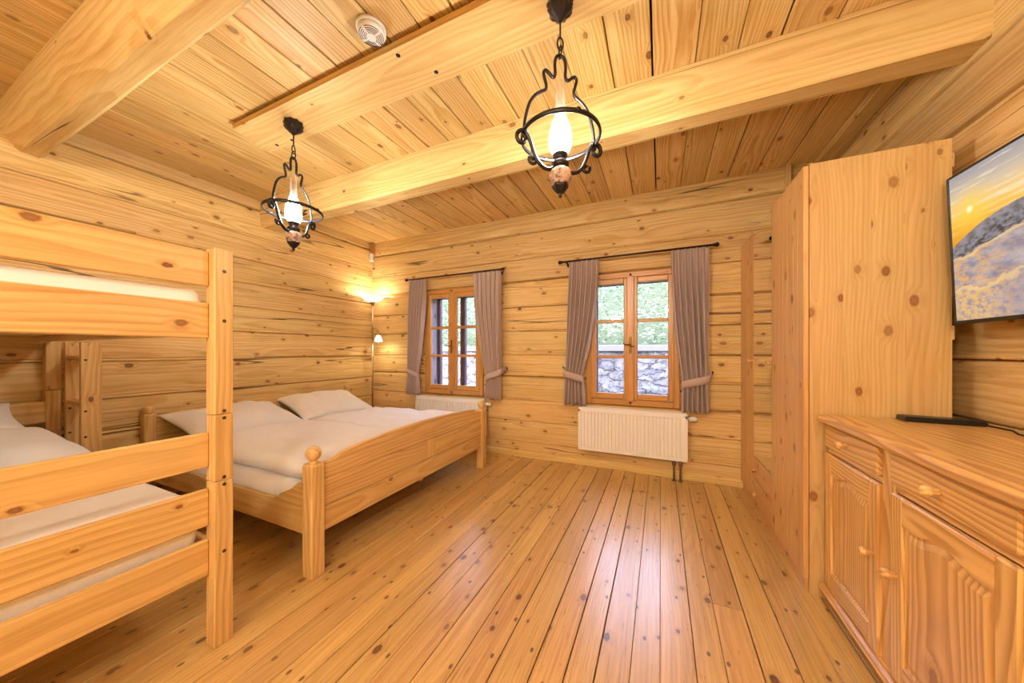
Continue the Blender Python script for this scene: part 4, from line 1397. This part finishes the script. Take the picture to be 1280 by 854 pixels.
for k in range(19000):
    xx = random.uniform(-11, 4.5); q = random.random() ** 1.3
    c = Vector((xx, 6.5 + 5 * q, 1.25 + 2.9 * q)) + Vector((random.gauss(0, .12), random.gauss(-.1, .22), abs(random.gauss(.1, .24))))
    c.y = max(c.y, 6.68); c.z = max(c.z, 1.3)
    s_ = random.uniform(.02, .05)
    m_ = Matrix.Translation(c) @ Matrix.Rotation(random.uniform(0, 6.28), 4, 'Z') @ Matrix.Rotation(random.uniform(-1.2, 1.2), 4, 'X')
    mb.add([(-s_, 0, 0), (0, -s_ * .55, s_ * .15), (s_, 0, 0), (0, s_ * .55, s_ * .15)], [[0, 1, 2, 3]], 'x', random.random(), m_)
tag(mb.build('hedge', M['leaf'], None, (0, 0, 0)), 'leafy green bushes on the bank outside the windows', 'bushes', None, 'stuff')

# --------------------------------------------------------------------------
# light
# --------------------------------------------------------------------------
w = bpy.data.worlds.new('World'); SC.world = w; w.use_nodes = True
nt = w.node_tree; nt.nodes.clear()
o = nt.nodes.new('ShaderNodeOutputWorld'); b = nt.nodes.new('ShaderNodeBackground')
sk = nt.nodes.new('ShaderNodeTexSky')
sk.sky_type = 'NISHITA'; sk.sun_disc = False; sk.sun_elevation = R(38); sk.sun_rotation = R(200); sk.air_density = 1.0; sk.dust_density = 2.5; sk.ozone_density = 1.
mixn = nt.nodes.new('ShaderNodeMix'); mixn.data_type = 'RGBA'; mixn.inputs[0].default_value = .55
mixn.inputs[7].default_value = (.55, .57, .73, 1)
hsv = nt.nodes.new('ShaderNodeHueSaturation'); hsv.inputs['Saturation'].default_value = .8; hsv.inputs['Value'].default_value = .25
nt.links.new(sk.outputs[0], hsv.inputs['Color']); nt.links.new(hsv.outputs[0], mixn.inputs[6])
nt.links.new(mixn.outputs[2], b.inputs[0]); b.inputs[1].default_value = 12.5
nt.links.new(b.outputs[0], o.inputs[0])

def lamp(name, typ, loc, energy, col, **kw):
    l = bpy.data.lights.new(name, typ); l.energy = energy; l.color = col
    for k, v in kw.items(): setattr(l, k, v)
    ob = bpy.data.objects.new(name, l); COL.objects.link(ob); ob.location = loc
    return ob
for c in WC:      # window openings guide the sky light
    a = lamp('window_portal', 'AREA', (c, YF + .3, (WZ0 + WZ1) / 2), 1, (1, 1, 1), shape='RECTANGLE', size=2 * WH, size_y=WZ1 - WZ0)
    a.rotation_euler = (R(-90), 0, 0); a.data.cycles.is_portal = True
# unseen point lights added behind the camera as fill, no lamp bodies
lamp('rear_fill_light', 'POINT', (.2, -1.3, 2.1), 50, (1, .965, .86), shadow_soft_size=.12)
lamp('rear_fill_light', 'POINT', (-1.0, -1.35, 1.9), 38, (1, .965, .86), shadow_soft_size=.12)

# --------------------------------------------------------------------------
# camera
# --------------------------------------------------------------------------
cam = bpy.data.cameras.new('Camera'); co = bpy.data.objects.new('Camera', cam); COL.objects.link(co)
cam.sensor_width = 36; cam.lens = 411 / 1280 * 36; cam.shift_y = 13 / 1280; cam.clip_start = .02
co.location = (0, 0, 1.15); co.rotation_euler = (R(90), 0, math.atan(186 / 411))
SC.camera = co
SC.view_settings.view_transform = 'Standard'
try: SC.view_settings.look = 'None'
except Exception: pass
SC.view_settings.gamma = 1; SC.view_settings.use_curve_mapping = False
SC.view_settings.exposure = 0.78
